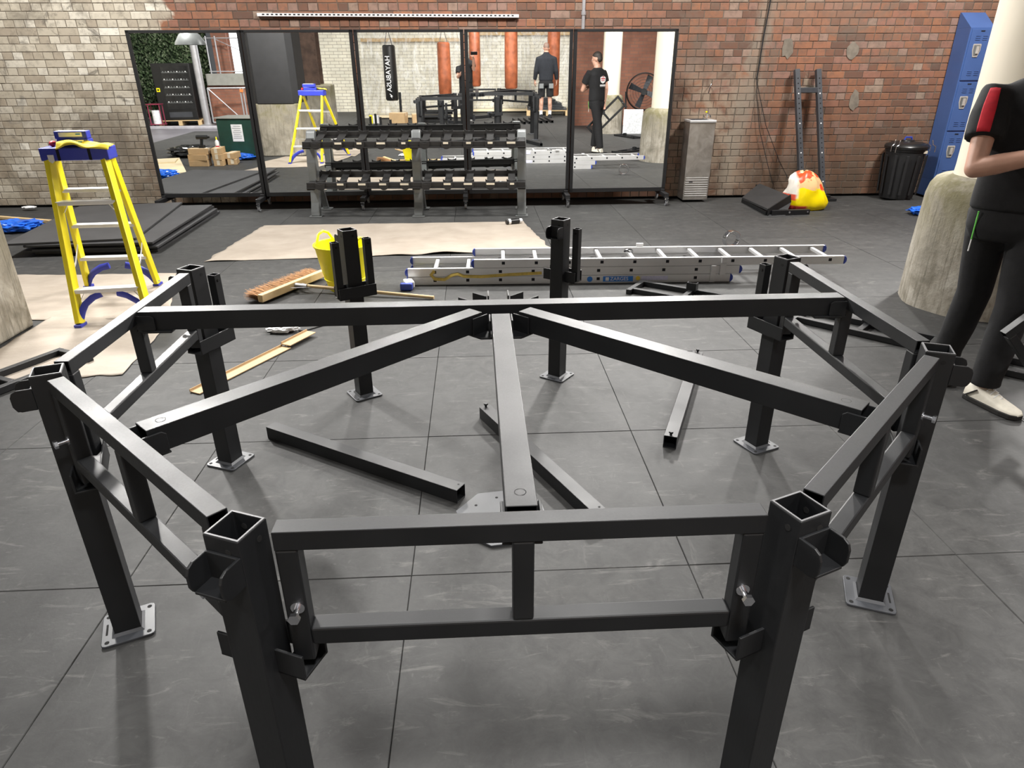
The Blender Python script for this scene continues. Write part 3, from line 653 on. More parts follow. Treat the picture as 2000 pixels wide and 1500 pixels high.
# bin
t = thing('dustbin', 'black plastic dustbin with a clip-on lid beside the blue locker', 'bin', (5.62, 6.92, 0))
b = MB(); b.lathe([(.2, 0), (.205, .02), (.235, .55), (.24, .6), (.25, .605), (.25, .65), (.235, .65), (.19, .05)], 32); b.build('body', MT['matte_black'], t, smooth=True)
for a in range(0, 360, 30):
    b = MB(); M = Matrix.Rotation(R(a+8), 4, 'Z'); b.box((.219, 0, .32), (.01, .035, .5), M @ Matrix.Rotation(R(3.2), 4, 'Y') @ Matrix.Translation((.018, 0, 0))); b.build('rib', MT['matte_black'], t, bevel=.004)
b = MB(); b.lathe([(.262, .63), (.266, .66), (.25, .685), (.19, .705), (.08, .72), (.075, .735), (.02, .74)], 32); lid = b.build('lid', MT['black'], t, smooth=True)
b = MB(); b.sweep([(-.05, 0, .73), (-.04, 0, .765), (.04, 0, .765), (.05, 0, .73)], .012, 8); b.build('lid_handle', MT['blue_plastic'], lid, smooth=True)
for s in (-1, 1):
    b = MB()
    for dy in (-.07, .02):
        b.sweep([(s*.262, -.12+dy*1.2, .6), (s*.26, -.12+dy*1.2, .67), (s*.225, -.11+dy*1.2, .69), (s*.215, -.1+dy*1.2, .745)], .0055, 6)
    b.build('clip_handle', MT['chrome'], t, smooth=True)
b = MB(); b.box((.14, -.213, .6), (.05, .004, .035), Matrix.Rotation(R(0), 4, 'Z')); b.build('label', MT['sticker'], t)
# locker
t = thing('locker', 'tall blue metal locker column with three doors and a sloping top', 'locker', (6.08, 6.9, 0))
LW, LD = .31, .28
b = MB(); b.box((LW/2, LD/2, 1.13), (LW, LD, 1.82)); b.box((.008, LD/2, .11), (.016, LD, .22)); b.box((LW-.008, LD/2, .11), (.016, LD, .22)); b.build('carcass', MT['locker'], t, bevel=.003)
b = MB(); b.prism([(0, 2.04), (LD, 2.04), (LD, 2.22), (LD-.02, 2.22)], 0, LW, Matrix(((0, 0, 1, 0), (1, 0, 0, 0), (0, 1, 0, 0), (0, 0, 0, 1)))); b.build('sloping_top', MT['locker'], t, bevel=.002)
for k in range(3):
    z0 = .245+k*.6; dz = .58
    b = MB(); b.box((LW/2, -.006, z0+dz/2), (LW-.04, .014, dz)); dr = b.build('door', MT['locker'], t, bevel=.004)
    for g, zz in ((0, z0+.06), (1, z0+dz-.12)):
        for s in (-1, 1):
            for q in range(3):
                b = MB(); b.box((LW/2+s*.045, -.015, zz+q*.022), (.06, .006, .005), None); b.build('louvre', MT['locker'], dr, bevel=.0015)
    b = MB(); b.box((LW/2+.0, -.0145, z0+dz-.022), (.05, .003, .012)); b.build('number_plate', MT['darkslot'], dr)
    b = MB(); pr = [(-.045, .075), (.045, .075), (.052, .065), (.052, .0), (.03, -.075), (-.03, -.075), (-.052, .0), (-.052, .065)]
    M = Matrix(((1, 0, 0, LW/2-.03), (0, 0, -1, -.0135), (0, 1, 0, z0+.34), (0, 0, 0, 1)))
    b.prism(pr, -.002, .006, M); hd = b.build('handle', MT['handle_metal'], dr, bevel=.002)
    b = MB(); b.prism([(x*.78, y*.8) for x, y in pr], .0061, .0068, M); b.build('recess', MT['rackgrey'], hd)
    b = MB(); b.box((LW/2-.02, -.024, z0+.345), (.035, .012, .085)); b.build('lift_latch', MT['handle_metal'], hd, bevel=.003)

# ---------------------------------------------------------------- pillars
def octo(r, f=1.0, a0=22.5): return [(r*f*math.cos(R(a0+45*i)), r*f*math.sin(R(a0+45*i))) for i in range(8)]
def pillar(loc, lb, rc=.3, rb=.47, hb=.93, top=4.0, group='cream pillars with concrete feet'):
    t = thing('pillar', lb, 'pillar', loc, group=group)
    b = MB(); b.lathe([(rb, 0), (rb*.99, .4), (rb*.965, hb*.84), (rb*.935, hb*.91), (rb*.87, hb*.965), (rb*.78, hb*.99), (rc-.02, hb*1.0)], 40); ft = b.build('concrete_foot', MT['concrete'], t, smooth=True)
    for v in ft.data.vertices:      # eight slightly flattened faces
        a = math.atan2(v.co.y, v.co.x); k = 1-.05*(1-math.cos(4*a)**2)*.6; v.co.x *= k; v.co.y *= k
    b = MB(); b.lathe([(rc+.004, hb-.02), (rc, hb+.06), (rc*.98, top)], 40); b.build('column', MT['cream'], t, smooth=True)
pillar((3.62, 2.5, 0), 'cream column on a stained concrete foot beside the man in the red-trimmed shirt')
pillar((3.78, -3.3, 0), 'cream column on a concrete foot further back, seen only in the rightmost mirror', .24, .36, .95)
t = thing('pillar', 'square pillar, black above and bare concrete below, at the left edge', 'pillar', (-3.6, 2.1, 0))
ch = lambda h, c: [(h, -h+c), (h, h-c), (h-c, h), (-h+c, h), (-h, h-c), (-h, -h+c), (-h+c, -h), (h-c, -h)]
b = MB(); b.prism(ch(.4, .07), 0, .9); b.build('concrete_foot', MT['concrete'], t, bevel=.02, seg=3)
b = MB(); b.prism(ch(.41, .1), .9, 4.0); b.build('black_cladding', MT['matte_black'], t, bevel=.006)
t = thing('pillar', 'rusty riveted steel stanchion on a concrete foot, seen in the second mirror', 'pillar', (-3.75, -1.6, 0))
b = MB(); b.prism(ch(.4, .09), 0, .98); b.build('concrete_foot', MT['concrete'], t, bevel=.03, seg=3)
MT['rust'] = plain('rusty_steel', (.09, .055, .04), .7, .2, .45, 5)
b = MB(); b.box((0, 0, 2.4), (.03, .4, 2.9)); b.box((0, .21, 2.4), (.36, .03, 2.9)); b.box((0, -.21, 2.4), (.36, .03, 2.9)); b.build('steel_stanchion', MT['rust'], t, bevel=.004)
b = MB()
for k in range(28):
    for s in (-1, 1): b.lathe([(.012, 0), (.009, .009), (.002, .012)], 8, Matrix.Translation((s*.14, .225, 1.0+k*.1)) @ Matrix.Rotation(R(-90), 4, 'X'))
o = b.build('rivets', MT['rust'], t, smooth=True); o['kind'] = 'stuff'

# ---------------------------------------------------------------- yellow stepladder
t = thing('stepladder', 'yellow fibreglass stepladder with blue top and blue corner braces on kraft paper', 'stepladder')
fl0, fr0 = Vector((-2.86, 2.39, .0)), Vector((-2.41, 2.46, 0)); rl0, rr0 = Vector((-3.28, 3.34, 0)), Vector((-2.73, 3.36, 0))
fl1, fr1 = Vector((-3.02, 2.84, 1.06)), Vector((-2.66, 2.88, 1.06)); rl1, rr1 = Vector((-3.03, 2.94, 1.06)), Vector((-2.67, 2.98, 1.06))
rails = {}
for nm, a, c in (('front_rail', fl0, fl1), ('front_rail', fr0, fr1), ('rear_rail', rl0, rl1), ('rear_rail', rr0, rr1)):
    b = MB(); d = (c-a).normalized(); s = Vector((1, .12, 0)); b.beam(a+Vector((0, 0, .02)), c, .03 if nm[0] == 'r' else .036, .068, up=(0, 1, .2))
    rl = b.build(nm, MT['ladder_yellow'], t, bevel=.004)
    b = MB(); b.box(a+Vector((0, 0, .012)), (.05, .085, .024)); b.build('rubber_foot', MT['ladder_blue'], rl, bevel=.004)
def lerp(a, c, z): return a+(c-a)*(z/1.06)
for z in (.23, .79):
    a, c = lerp(fl0, fl1, z), lerp(fr0, fr1, z); b = MB(); b.beam(a, c, .075, .028); st = b.build('step', MT['step_alu'], t, bevel=.003)
    for e, s in ((a, 1), (c, -1)):
        b = MB(); d = (c-a).normalized()*s; b.beam(e+d*.015-Vector((0, 0, .085)), e+d*.07, .012, .003); b.build('step_brace', MT['alu'], st)
for z in (.27, .55, .83):
    a, c = lerp(rl0, rl1, z), lerp(rr0, rr1, z); b = MB(); b.beam(a, c, .07, .026); b.build('rear_tread', MT['step_alu'], t, bevel=.003)
for A0, A1, B0, B1 in ((fl0, fl1, rl0, rl1), (fr0, fr1, rr0, rr1)):
    a, c = lerp(A0, A1, .33), lerp(B0, B1, .4); m = (a+c)/2-Vector((0, 0, .03)); b = MB(); b.sweep([a, m, c], (.003, .011), 6); b.build('spreader', MT['alu'], t)
for e0, e1, o0, o1 in ((fl0, fl1, fr0, fr1), (fr0, fr1, fl0, fl1), (rl0, rl1, rr0, rr1), (rr0, rr1, rl0, rl1)):
    a = lerp(e0, e1, .03); hi = lerp(e0, e1, .2)*.62+lerp(o0, o1, .2)*.38; mid = lerp(e0, e1, .14)*.88+lerp(o0, o1, .14)*.12
    b = MB(); b.sweep([a, a*.5+mid*.5+Vector((0, 0, .012)), mid, mid*.5+hi*.5+Vector((0, 0, .012)), hi], (.012, .026), 8); b.build('corner_brace', MT['ladder_blue'], t, smooth=True)
cc = (fl1+fr1+rl1+rr1)/4; M = Matrix.Translation(cc+Vector((0, 0, .03))) @ Matrix.Rotation(math.atan2(.04, .36), 4, 'Z')
b = MB(); b.box((0, 0, .012), (.44, .17, .085), M); cap = b.build('top_cap', MT['ladder_blue'], t, bevel=.008)
for x in (-.1, .1):
    b = MB(); b.box((x, -.085, .012), (.018, .006, .08), M); b.build('cap_slot', MT['darkslot'], cap)
b = MB(); b.prism([(-.02, .02), (.02, .02), (.018, -.02), (0, -.035), (-.018, -.02)], 0, .004, M @ Matrix(((1, 0, 0, -.15), (0, 0, -1, -.086), (0, 1, 0, -.01), (0, 0, 0, 1)))); b.build('warning_label', MT['white'], cap)
ztop = 1.06+.03+.0545
def pack(x, y, z, lb, rz):
    t = thing('wipes_pack', lb, 'pack', cc+Vector((x, y, 0)), rz, 'blue and white packs on the stepladder'); t.location.z = z
    b = MB(); b.box((0, 0, .025), (.21, .075, .05)); q = b.build('carton', MT['ladder_blue'], t, bevel=.005)
    b = MB(); b.box((0, -.038, .028), (.15, .002, .028)); b.box((-.01, -.0, .0505), (.17, .05, .002)); b.build('printed_panel', MT['white'], q)
    b = MB(); b.box((.05, -.0395, .03), (.03, .001, .008)); b.build('print', MT['printblue'], q)
pack(-.02, .03, ztop, 'lower blue and white pack on top of the stepladder', R(2)); pack(-.03, .035, ztop+.0505, 'upper blue and white pack on top of the stepladder', R(6))
b = MB(); b.lathe([(.003, 0), (.018, .004), (.02, .03), (.014, .045), (.008, .05)], 12, Matrix.Rotation(R(90), 4, 'X'))
tag(b.build('bottle_cap', MT['red'], smooth=True, loc=cc+Vector((-.16, .02, ztop-cc.z+.02))), 'small red nozzle cap beside the packs on the stepladder', 'cap')
def cloth(u, v):
    x = -.1+u*.34; y = -.1+v*.11+.015*math.sin(u*7); z = .012+.03*abs(math.sin(u*4.5+v*2))*math.exp(-((u-.25)**2)*6)+.012*noise.noise(Vector((u*5, v*4, 2)))
    if v < .25: z -= (.25-v)*.09; y -= .0
    if u > .85: z -= (u-.85)*.06
    return (x, y, z)
b = MB(); b.grid(30, 12, cloth); tag(b.build('duster_cloth', MT['yellowcloth'], smooth=True, loc=cc+Vector((0, 0, ztop-cc.z+.003)), solid=.004, rot=(0, 0, R(3))), 'crumpled yellow cloth draped over the stepladder top', 'cloth')

# ---------------------------------------------------------------- stacked rubber mats
mats = [(-3.82, 5.5, 1.5), (-3.86, 5.44, -1), (-3.8, 5.42, 2.5), (-3.88, 5.47, 0.5), (-3.84, 5.4, 3), (-4.12, 5.42, 8.5)]
ml = ['lowest black rubber mat of the stack behind the stepladder', 'second lowest black rubber mat of the stack behind the stepladder', 'third rubber mat from the floor in the stack behind the stepladder',
      'third rubber mat from the top in the stack behind the stepladder', 'second highest rubber mat of the stack, showing at the right', 'topmost black rubber mat of the stack behind the stepladder']
for i, (x, y, a) in enumerate(mats):
    b = MB(); wv = rnd(.0, .006)
    def top(u, v, zz=0): return (-.58+u*1.16, -.98+v*1.96, .0)
    b.box((0, 0, .011), (1.16, 1.96, .0215)); tag(b.build('rubber_mat', MT['rubber_mat'], bevel=.003, loc=(x, y, i*.0235), rot=(0, 0, R(a))), ml[i], 'mat', 'stacked rubber mats')

# ---------------------------------------------------------------- kraft paper on the floor
def sheet(name, quad, lb, seed, nx=60, ny=36, amp=.012, g='kraft paper sheets on the floor'):
    q = [Vector((*c, 0)) for c in quad]
    def fn(u, v):
        # ragged border
        uu = u+(.012*noise.noise(Vector((v*9, seed, 0))) if u in (0., 1.) else 0); vv = v+(.018*noise.noise(Vector((u*11, seed, 3))) if v in (0., 1.) else 0)
        p = (q[0]*(1-uu)+q[1]*uu)*(1-vv)+(q[3]*(1-uu)+q[2]*uu)*vv
        h = amp*(noise.noise(Vector((p.x*1.3, p.y*3.2, seed)))+.6*noise.noise(Vector((p.x*4, p.y*5, seed+5))))
        return (p.x, p.y, .004+max(0, h))
    b = MB(); b.grid(nx, ny, fn); return tag(b.build(name, MT['kraft'], smooth=True, solid=.0012), lb, 'paper', g)
sheet('kraft_sheet', [(-2.62, 4.1), (.66, 4.3), (.46, 5.68), (-2.5, 5.68)], 'large wrinkled kraft paper sheet on the floor in front of the dumbbell rack', 1, 90, 46, .022)
sheet('kraft_sheet', [(-3.55, 2.55), (-2.3, 2.5), (-2.72, 3.72), (-4.1, 3.74)], 'kraft paper sheet under the rear feet of the stepladder', 2)
sheet('kraft_sheet', [(-3.16, 1.46), (-2.18, 1.52), (-2.28, 2.6), (-3.18, 2.6)], 'kraft paper sheet under the front feet of the stepladder', 3)

# ---------------------------------------------------------------- floor clutter
b = MB(); b.beam((-6.6, 6.62, .017), (-5.06, 6.03, .017), .05, .03); tag(b.build('timber_batten', MT['wood'], bevel=.002), 'pale timber batten lying on the floor by the left wall', 'timber')
tag(blob('blue_bag', MT['bluebag'], (-5.18, 5.6, 0), (.26, .16, .12), 3, .3, 2.5, 4, crease=.3), 'crumpled blue polythene bag beside the mat stack', 'bag')
tag(blob('paper_scrap', MT['paper'], (-5.85, 6.98, 0), (.09, .04, .03), 9, .3, 3, 3, crease=.2), 'small white paper scrap at the foot of the cream wall', 'paper')
tag(blob('blue_bag', MT['bluebag'], (5.33, 5.72, 0), (.2, .14, .1), 5, .3, 2.5, 4, crease=.3), 'crumpled blue polythene bag on the floor near the right pillar', 'bag')
tag(blob('plastic_wrapper', MT['white'], (-1.42, 2.2, 0), (.1, .055, .05), 8, .25, 2.6, 4, crease=.15), 'white plastic wrapper on the floor under the long beam', 'wrapper')
b = MB(); b.sweep([(-1.31, 2.2, .004), (-1.27, 2.19, .004), (-1.2, 2.26, .004), (-1.14, 2.31, .004)], .004, 6); tag(b.build('hex_key', MT['black'], smooth=True), 'small black hex key on the floor under the long beam', 'tool')
t = thing('cardboard_strip', 'long folded cardboard edge strip lying on the floor', 'cardboard', (-1.66, 1.24, 0), math.atan2(.9, .47))
b = MB(); b.box((.37, 0, .006), (.74, .075, .006)); b.box((.37, .036, .012), (.74, .004, .018)); b.build('lower_length', MT['card'], t, bevel=.001)
b = MB(); b.box((.86, 0, .012), (.25, .075, .006), Matrix.Rotation(R(-.8), 4, 'Y')); b.box((.86, .036, .018), (.25, .004, .018), Matrix.Rotation(R(-.8), 4, 'Y')); b.build('folded_end', MT['card'], t, bevel=.001)
# yellow tub
t = thing('rubber_tub', 'bright yellow flexible rubber tub standing behind a loose post', 'tub', (-1.15, 3.19, 0), R(52))
b = MB(); b.lathe([(.135, .0), (.14, .012), (.178, .15), (.212, .34), (.226, .36), (.226, .368), (.208, .365), (.172, .15), (.13, .015)], 36); b.build('tub_body', MT['tub_yellow'], t, smooth=True)
b = MB(); b.lathe([(.1635, .09), (.1685, .094), (.1655, .1)], 36, close=False); b.build('moulded_ring', MT['tub_yellow'], t, smooth=True)
for s in (-1, 1):
    b = MB(); b.sweep([(-.085, s*.197, .36), (-.05, s*.212, .42), (0, s*.212, .44), (.05, s*.212, .42), (.085, s*.197, .36)], .011, 10); b.build('handle', MT['tub_yellow'], t, smooth=True)
# broom
t = thing('broom', 'wide wooden broom lying on the floor with brown bristles', 'broom')
e0, e1 = Vector((-1.73, 2.79, .05)), Vector((-1.39, 3.47, .05)); d = (e1-e0).normalized(); s = Vector((-d.y, d.x, 0))
b = MB(); b.beam(e0, e1, .06, .045, up=s); hd = b.build('broom_head', MT['wood'], t, bevel=.006)
b = MB()
for k in range(2600):
    u = rnd(.01, .99); p = e0+(e1-e0)*u+s*.028+Vector((0, 0, rnd(-.02, .02))); q = p+s*rnd(.1, .135)+d*rnd(-.02, .02)+Vector((0, 0, rnd(-.03, .03)))
    q.z = max(q.z, .004); n2 = d*.0024; b.add([p-n2, p+n2, q+n2*.5, q-n2*.5], [(0, 1, 2, 3)])
o = b.build('bristles', MT['bristle'], hd); o['kind'] = 'stuff'
hm = (e0+e1)/2; b = MB(); b.cyl(hm-s*.025+Vector((.0, -.0, .005)), Vector((-.42, 2.84, .016)), .0135, n=12); b.build('broom_handle', MT['wood'], t, smooth=True)
b = MB(); b.cyl(hm-s*.02+Vector((0, 0, .004)), hm-s*.02+Vector((.1, -.03, .0)), .018, n=12); b.beam(hm+d*.07-s*.03, hm+Vector((.16, -.05, -.005)), .012, .003); b.beam(hm-d*.07-s*.03, hm+Vector((.16, -.05, -.005)), .012, .003); b.build('metal_socket', MT['galv'], t)
# spray can and steel ring
t = thing('spray_can', 'black and white spray can lying on the kraft paper edge', 'can', (.26, 5.5, .036), math.atan2(.1, .22))
b = MB(); b.lathe([(.028, 0), (.032, .004), (.032, .15), (.027, .162)], 20, Matrix.Rotation(R(90), 4, 'Y')); b.build('can_body', MT['black'], t, smooth=True)
b = MB(); b.lathe([(.0325, .02), (.0325, .05)], 20, Matrix.Rotation(R(90), 4, 'Y'), close=False); b.build('white_band', MT['white'], t, smooth=True)
b = MB(); b.lathe([(.024, .16), (.024, .195), (.02, .2)], 16, Matrix.Rotation(R(90), 4, 'Y')); b.build('can_cap', MT['white'], t, smooth=True)
b = MB(); n = 40; w2 = .03
prof = [(.085, -w2), (.085, w2), (.066, w2), (.066, -w2), (.085, -w2)]
b.lathe(prof, n, Matrix.Rotation(R(90), 4, 'X'), close=False); tag(b.build('steel_ring', MT['chrome'], bevel=.003, loc=(2.43, 4.3, .085), rot=(0, 0, R(12))), 'upright shiny steel ring on the floor behind the aluminium ladder', 'ring')

# ---------------------------------------------------------------- aluminium extension ladder
t = thing('extension_ladder', 'three-section aluminium extension ladder lying on the floor', 'ladder', (-.65, 3.2, 0), R(-1.6))
YF, YB, TH = .03, .42, .07
tiers = [(0, 2.67, 0), (0.0, 2.74, 1), (.545, 3.6, 2)]
for a, c, k in tiers:
    z = .035+k*TH; sec = None
    for y in (YF, YB):
        b = MB(); dy = 1 if y == YF else -1
        b.box(((a+c)/2, y, z), (c-a, .006, TH-.003)); b.box(((a+c)/2, y+dy*.014, z+.031), (c-a, .028, .005)); b.box(((a+c)/2, y+dy*.014, z-.031), (c-a, .028, .005))
        sec = b.build('side_rail', MT['alu'], t, bevel=.001)
        for xe, s in ((a, -1), (c, 1)):
            b = MB(); pr = [(0, -.034), (s*.012, -.03), (s*.024, -.012), (s*.024, .012), (s*.012, .03), (0, .034)]
            b.prism(pr, -.012, .012, Matrix(((1, 0, 0, xe), (0, 0, 1, y+dy*.006), (0, 1, 0, z), (0, 0, 0, 1)))); b.build('end_cap', MT['blue_plastic'], sec, bevel=.003)
    x = a+.22+(.02 if k == 2 else 0)
    while x < c-.1:
        b = MB(); b.beam((x, YF+.003, z+.006), (x, YB-.003, z+.006), .03, .028); rg = b.build('rung', MT['alu'], t, bevel=.005)
        b = MB(); b.box((x, YF-.0035, z+.004), (.026, .002, .024)); b.build('rung_socket', MT['darkslot'], rg)
        b = MB(); b.box((x, YB+.0035, z+.004), (.026, .002, .024)); b.build('rung_socket', MT['darkslot'], rg)
        x += .27
for x, w_, z0, z1 in ((2.52, .045, .0, .15), (2.6, .05, .06, .22)):
    b = MB(); b.box((x, YF-.008, (z0+z1)/2), (w_, .01, z1-z0)); b.box((x, YF-.012, z1-.03), (w_*.9, .03, .05)); b.build('guide_bracket', MT['alu'], t, bevel=.003)
b = MB(); b.box((1.98, YB+.01, .22), (.06, .03, .03)); b.build('guide_bracket', MT['alu'], t, bevel=.003)
b = MB(); b.beam((-.005, YF-.02, .04), (.03, -.1, .04), .075, .05); ft = b.build('stabiliser_foot', MT['white'], t, bevel=.008)
b = MB(); b.box((.0, -.11, .032), (.1, .05, .06)); b.build('foot_pad', MT['blue_plastic'], ft, bevel=.012)
b = MB(); b.box((1.735, YF-.0038, .036), (.25, .0016, .045)); lp = b.build('maker_label', MT['printblue'], t)
text_mesh('maker_name', 'ZARGES', .042, MT['print'], t, (1.745, YF-.006, .036), (R(90), 0, 0))
b = MB(); b.box((1.645, YF-.0052, .036), (.028, .001, .03)); b.build('maker_mark', MT['print'], t)
b = MB(); b.cyl((1.5, YF-.003, .036), (1.5, YF-.0052, .036), .023, n=20); b.build('blue_dot', MT['printblue'], t)
b = MB(); b.cyl((1.9, YF-.003, .04), (1.9, YF-.0052, .04), .018, n=20); b.build('yellow_dot', MT['printyellow'], t)
b = MB(); b.box((2.04, YF-.0038, .04), (.22, .0016, .035)); b.build('safety_label', MT['printpale'], t)
b = MB(); b.box((1.12, YB+.0045, .036), (.25, .0016, .045)); b.build('maker_label', MT['printblue'], t)
b = MB(); b.box((1.42, YB+.0045, .036), (.24, .0016, .04)); b.build('safety_label', MT['printpale'], t)
b = MB(); b.box((1.42, YB+.0045, .18), (.18, .0016, .04)); b.build('safety_label', MT['printpale'], t)
b = MB(); b.sweep([(.22, YF-.008, .12), (.19, YF-.016, .09), (.22, YF-.018, .055), (.3, YF-.016, .05), (.36, YF-.016, .085), (.41, YF-.014, .095), (.46, YF-.014, .075), (.6, YF-.012, .07), (.85, YF-.01, .085), (1.1, YF-.01, .095)], [(.013, .002)]*10, 6, up=(0, 1, 0)); b.build('webbing_strap', MT['strap'], t, smooth=True)
b = MB(); b.sweep([(1.86+.035*math.cos(q*.5), .3+.03*math.sin(q*.5), .2+.01*math.sin(q)) for q in range(14)], .006, 6); b.build('rung_tie', MT['matte_black'], t, smooth=True)
# ---------------------------------------------------------------- people
def ellip(b, c, r, M=None, n=16, m=10):
    T = Matrix.Translation(Vector(c)) @ (M or Matrix()); prof = []
    for k in range(m+1):
        a = -math.pi/2+math.pi*k/m; prof.append((max(.02, math.cos(a)), math.sin(a)))
    b.lathe(prof, n, T @ Matrix.Diagonal((r[0], r[1], r[2], 1)))
def loft(b, secs, ang, n=24):
    """secs: (centre, half width across, half depth); ang: facing azimuth"""
    vs = []; fx = Vector((math.cos(ang), math.sin(ang), 0)); lx = Vector((-math.sin(ang), math.cos(ang), 0))
    for c, a, d in secs:
        for i in range(n):
            q = 2*math.pi*i/n; cs, sn = math.cos(q), math.sin(q); e = .8
            vs.append(Vector(c)+lx*(a*math.copysign(abs(cs)**e, cs))+fx*(d*math.copysign(abs(sn)**e, sn)))
    b.add(vs, [(k*n+i, k*n+(i+1) % n, (k+1)*n+(i+1) % n, (k+1)*n+i) for k in range(len(secs)-1) for i in range(n)]+[tuple(range(n))[::-1], tuple(range((len(secs)-1)*n, len(secs)*n))])
def hand(b, wr, d, palm_n, curl=.5, side=1):
    """palm from the wrist along d; palm_n = direction the palm faces"""
    d = Vector(d).normalized(); pn = Vector(palm_n); pn = (pn-d*pn.dot(d)).normalized(); s = d.cross(pn)*side; wr = Vector(wr)
    b.sweep([wr, wr+d*.04, wr+d*.09], [(.024, .018), (.04, .017), (.04, .014)], 12, up=pn)
    for k, (o, L) in enumerate(((-.03, .072), (-.01, .08), (.01, .075), (.029, .058))):
        p = wr+d*.082+s*o; c1 = (d*math.cos(curl)+pn*math.sin(curl)); c2 = (d*math.cos(2.2*curl)+pn*math.sin(2.2*curl)); c3 = (d*math.cos(3.1*curl)+pn*math.sin(3.1*curl))
        b.sweep([p, p+c1*L*.45, p+c1*L*.45+c2*L*.32, p+c1*L*.45+c2*L*.32+c3*L*.25], [.0095, .0088, .008, .0068], 8)
    p = wr+d*.025-s*.026; t1 = (d*.6-s*.7+pn*.3).normalized(); t2 = (d*.9-s*.2+pn*.5).normalized()
    b.sweep([p, p+t1*.035, p+t1*.035+t2*.03, p+t1*.035+t2*.055], [.014, .011, .0095, .0075], 8)
def head(b, c, ang, pitch=0, s=1.0):
    M = Matrix.Rotation(ang-math.pi/2, 4, 'Z') @ Matrix.Rotation(pitch, 4, 'X'); T = Matrix.Translation(Vector(c)) @ M @ Matrix.Scale(s, 4)
    def E(p, r): ellip(b, T @ Vector(p), tuple(q*s for q in r), M)
    E((0, -.01, .02), (.077, .098, .105)); E((0, .028, -.055), (.058, .068, .075)); E((0, .06, -.085), (.036, .035, .034))          # skull, jaw, chin
    E((0, .092, -.022), (.013, .02, .026)); E((0, .083, .012), (.05, .016, .012)); E((0, .084, -.066), (.024, .013, .01))            # nose, brow, mouth
    for x in (-1, 1): E((x*.077, -.005, -.012), (.011, .02, .032)); E((x*.03, .083, -.006), (.013, .01, .007))
    return T, M
def hair(name, T, M, t, s=1.0):
    b = MB(); ellip(b, T @ Vector((0, -.02, .046)), (.08*s, .1*s, .088*s), M); ellip(b, T @ Vector((0, -.05, -.008)), (.074*s, .068*s, .07*s), M)
    o = b.build(name, MT['hair'], t, smooth=True); fuse(o, .012, 4); return o
def shoe(t, ank, d, m=None, nm='shoe', L=.29):
    d = Vector(d).normalized(); s = Vector((-d.y, d.x, 0)); a = Vector((ank[0], ank[1], 0)); h = a-d*.07
    b = MB(); secs = [(-.0, .036, .1), (.04, .042, .105), (.1, .044, .1), (.16, .047, .078), (.22, .05, .06), (.27, .042, .048), (.295, .018, .035)]; vs = []; n = 14
    for x, wd, ht in secs:
        for i in range(n):
            q = math.pi*i/(n-1); vs.append(h+d*x*L/.29+s*(wd*math.cos(q))+Vector((0, 0, .024+(ht-.024)*max(0, math.sin(q))**.8)))
    b.add(vs, [(k*n+i, k*n+i+1, (k+1)*n+i+1, (k+1)*n+i) for k in range(len(secs)-1) for i in range(n-1)]+[tuple(range(n))[::-1], tuple(range((len(secs)-1)*n, len(secs)*n))]+[(k*n, (k+1)*n, (k+1)*n+n-1, k*n+n-1) for k in range(len(secs)-1)])
    sh = b.build(nm, m or MT['shoe'], t, smooth=True)
    b = MB(); pl = [h+d*x*L/.29+s*(w_+.004) for x, w_, _ in secs]+[h+d*x*L/.29-s*(w_+.004) for x, w_, _ in secs[::-1]]
    b.prism([(p.x, p.y) for p in pl], 0, .028); b.build('sole', MT['sole'], sh, bevel=.005)
    b = MB()
    for k in range(4):
        p = h+d*(.115+k*.022)*L/.29; z = .108-k*.011; b.sweep([p+s*.03+Vector((0, 0, z-.018)), p+Vector((0, 0, z)), p-s*.03+Vector((0, 0, z-.018))], .0028, 6)
    b.build('laces', MT['sock'], sh, smooth=True)
    b = MB(); b.beam(h+d*.02+Vector((0, 0, .03))+s*.0425, h+d*.07+Vector((0, 0, .075))+s*.0425, .02, .006); b.beam(h+d*.02+Vector((0, 0, .03))-s*.0425, h+d*.07+Vector((0, 0, .075))-s*.0425, .02, .006); b.build('side_flash', MT['sole'], sh)
    return sh
def V(*a): return Vector(a)
# ---- man at the right edge
t = thing('person', 'man in black trousers and red-trimmed black T-shirt standing at the right edge', 'person', (2.58, 1.05, 0))
F3 = math.atan2(-.77, -.64); O = V(2.58, 1.05, 0)
def lc(p): return Vector(p)-O
sR, eR, wR = V(2.385, 1.12, 1.52), V(2.285, .985, 1.19), V(2.5, .76, 1.29)
sL, eL, wL = V(2.72, .87, 1.52), V(2.79, .88, 1.22), V(2.79, .75, .93)
hR, kR, aR = V(2.52, 1.1, .98), V(2.6, 1.16, .53), V(2.63, 1.27, .09); hL, kL, aL = V(2.65, .97, .98), V(2.62, .89, .53), V(2.585, .88, .09)
b = MB(); ct = V(2.57, 1.03, 0)
loft(b, [(lc(ct+V(0, 0, .9)), .13, .09), (lc(ct+V(0, 0, 1.2)), .14, .095), (lc(ct+V(0, 0, 1.5)), .15, .09), (lc(ct+V(-.01, -.01, 1.56)), .075, .06), (lc(ct+V(-.015, -.02, 1.66)), .058, .058)], F3)
b.sweep([lc(sR), lc(sR*.5+eR*.5), lc(eR)], [.055, .05, .043], 12); b.sweep([lc(eR), lc(eR*.75+wR*.25), lc(eR*.4+wR*.6), lc(wR)], [.044, .047, .039, .029], 12); ellip(b, lc(eR), (.043, .043, .043))
b.sweep([lc(sL), lc(sL*.5+eL*.5), lc(eL)], [.055, .05, .043], 12); b.sweep([lc(eL), lc(eL*.75+wL*.25), lc(wL)], [.043, .046, .029], 12); ellip(b, lc(eL), (.043, .043, .043))
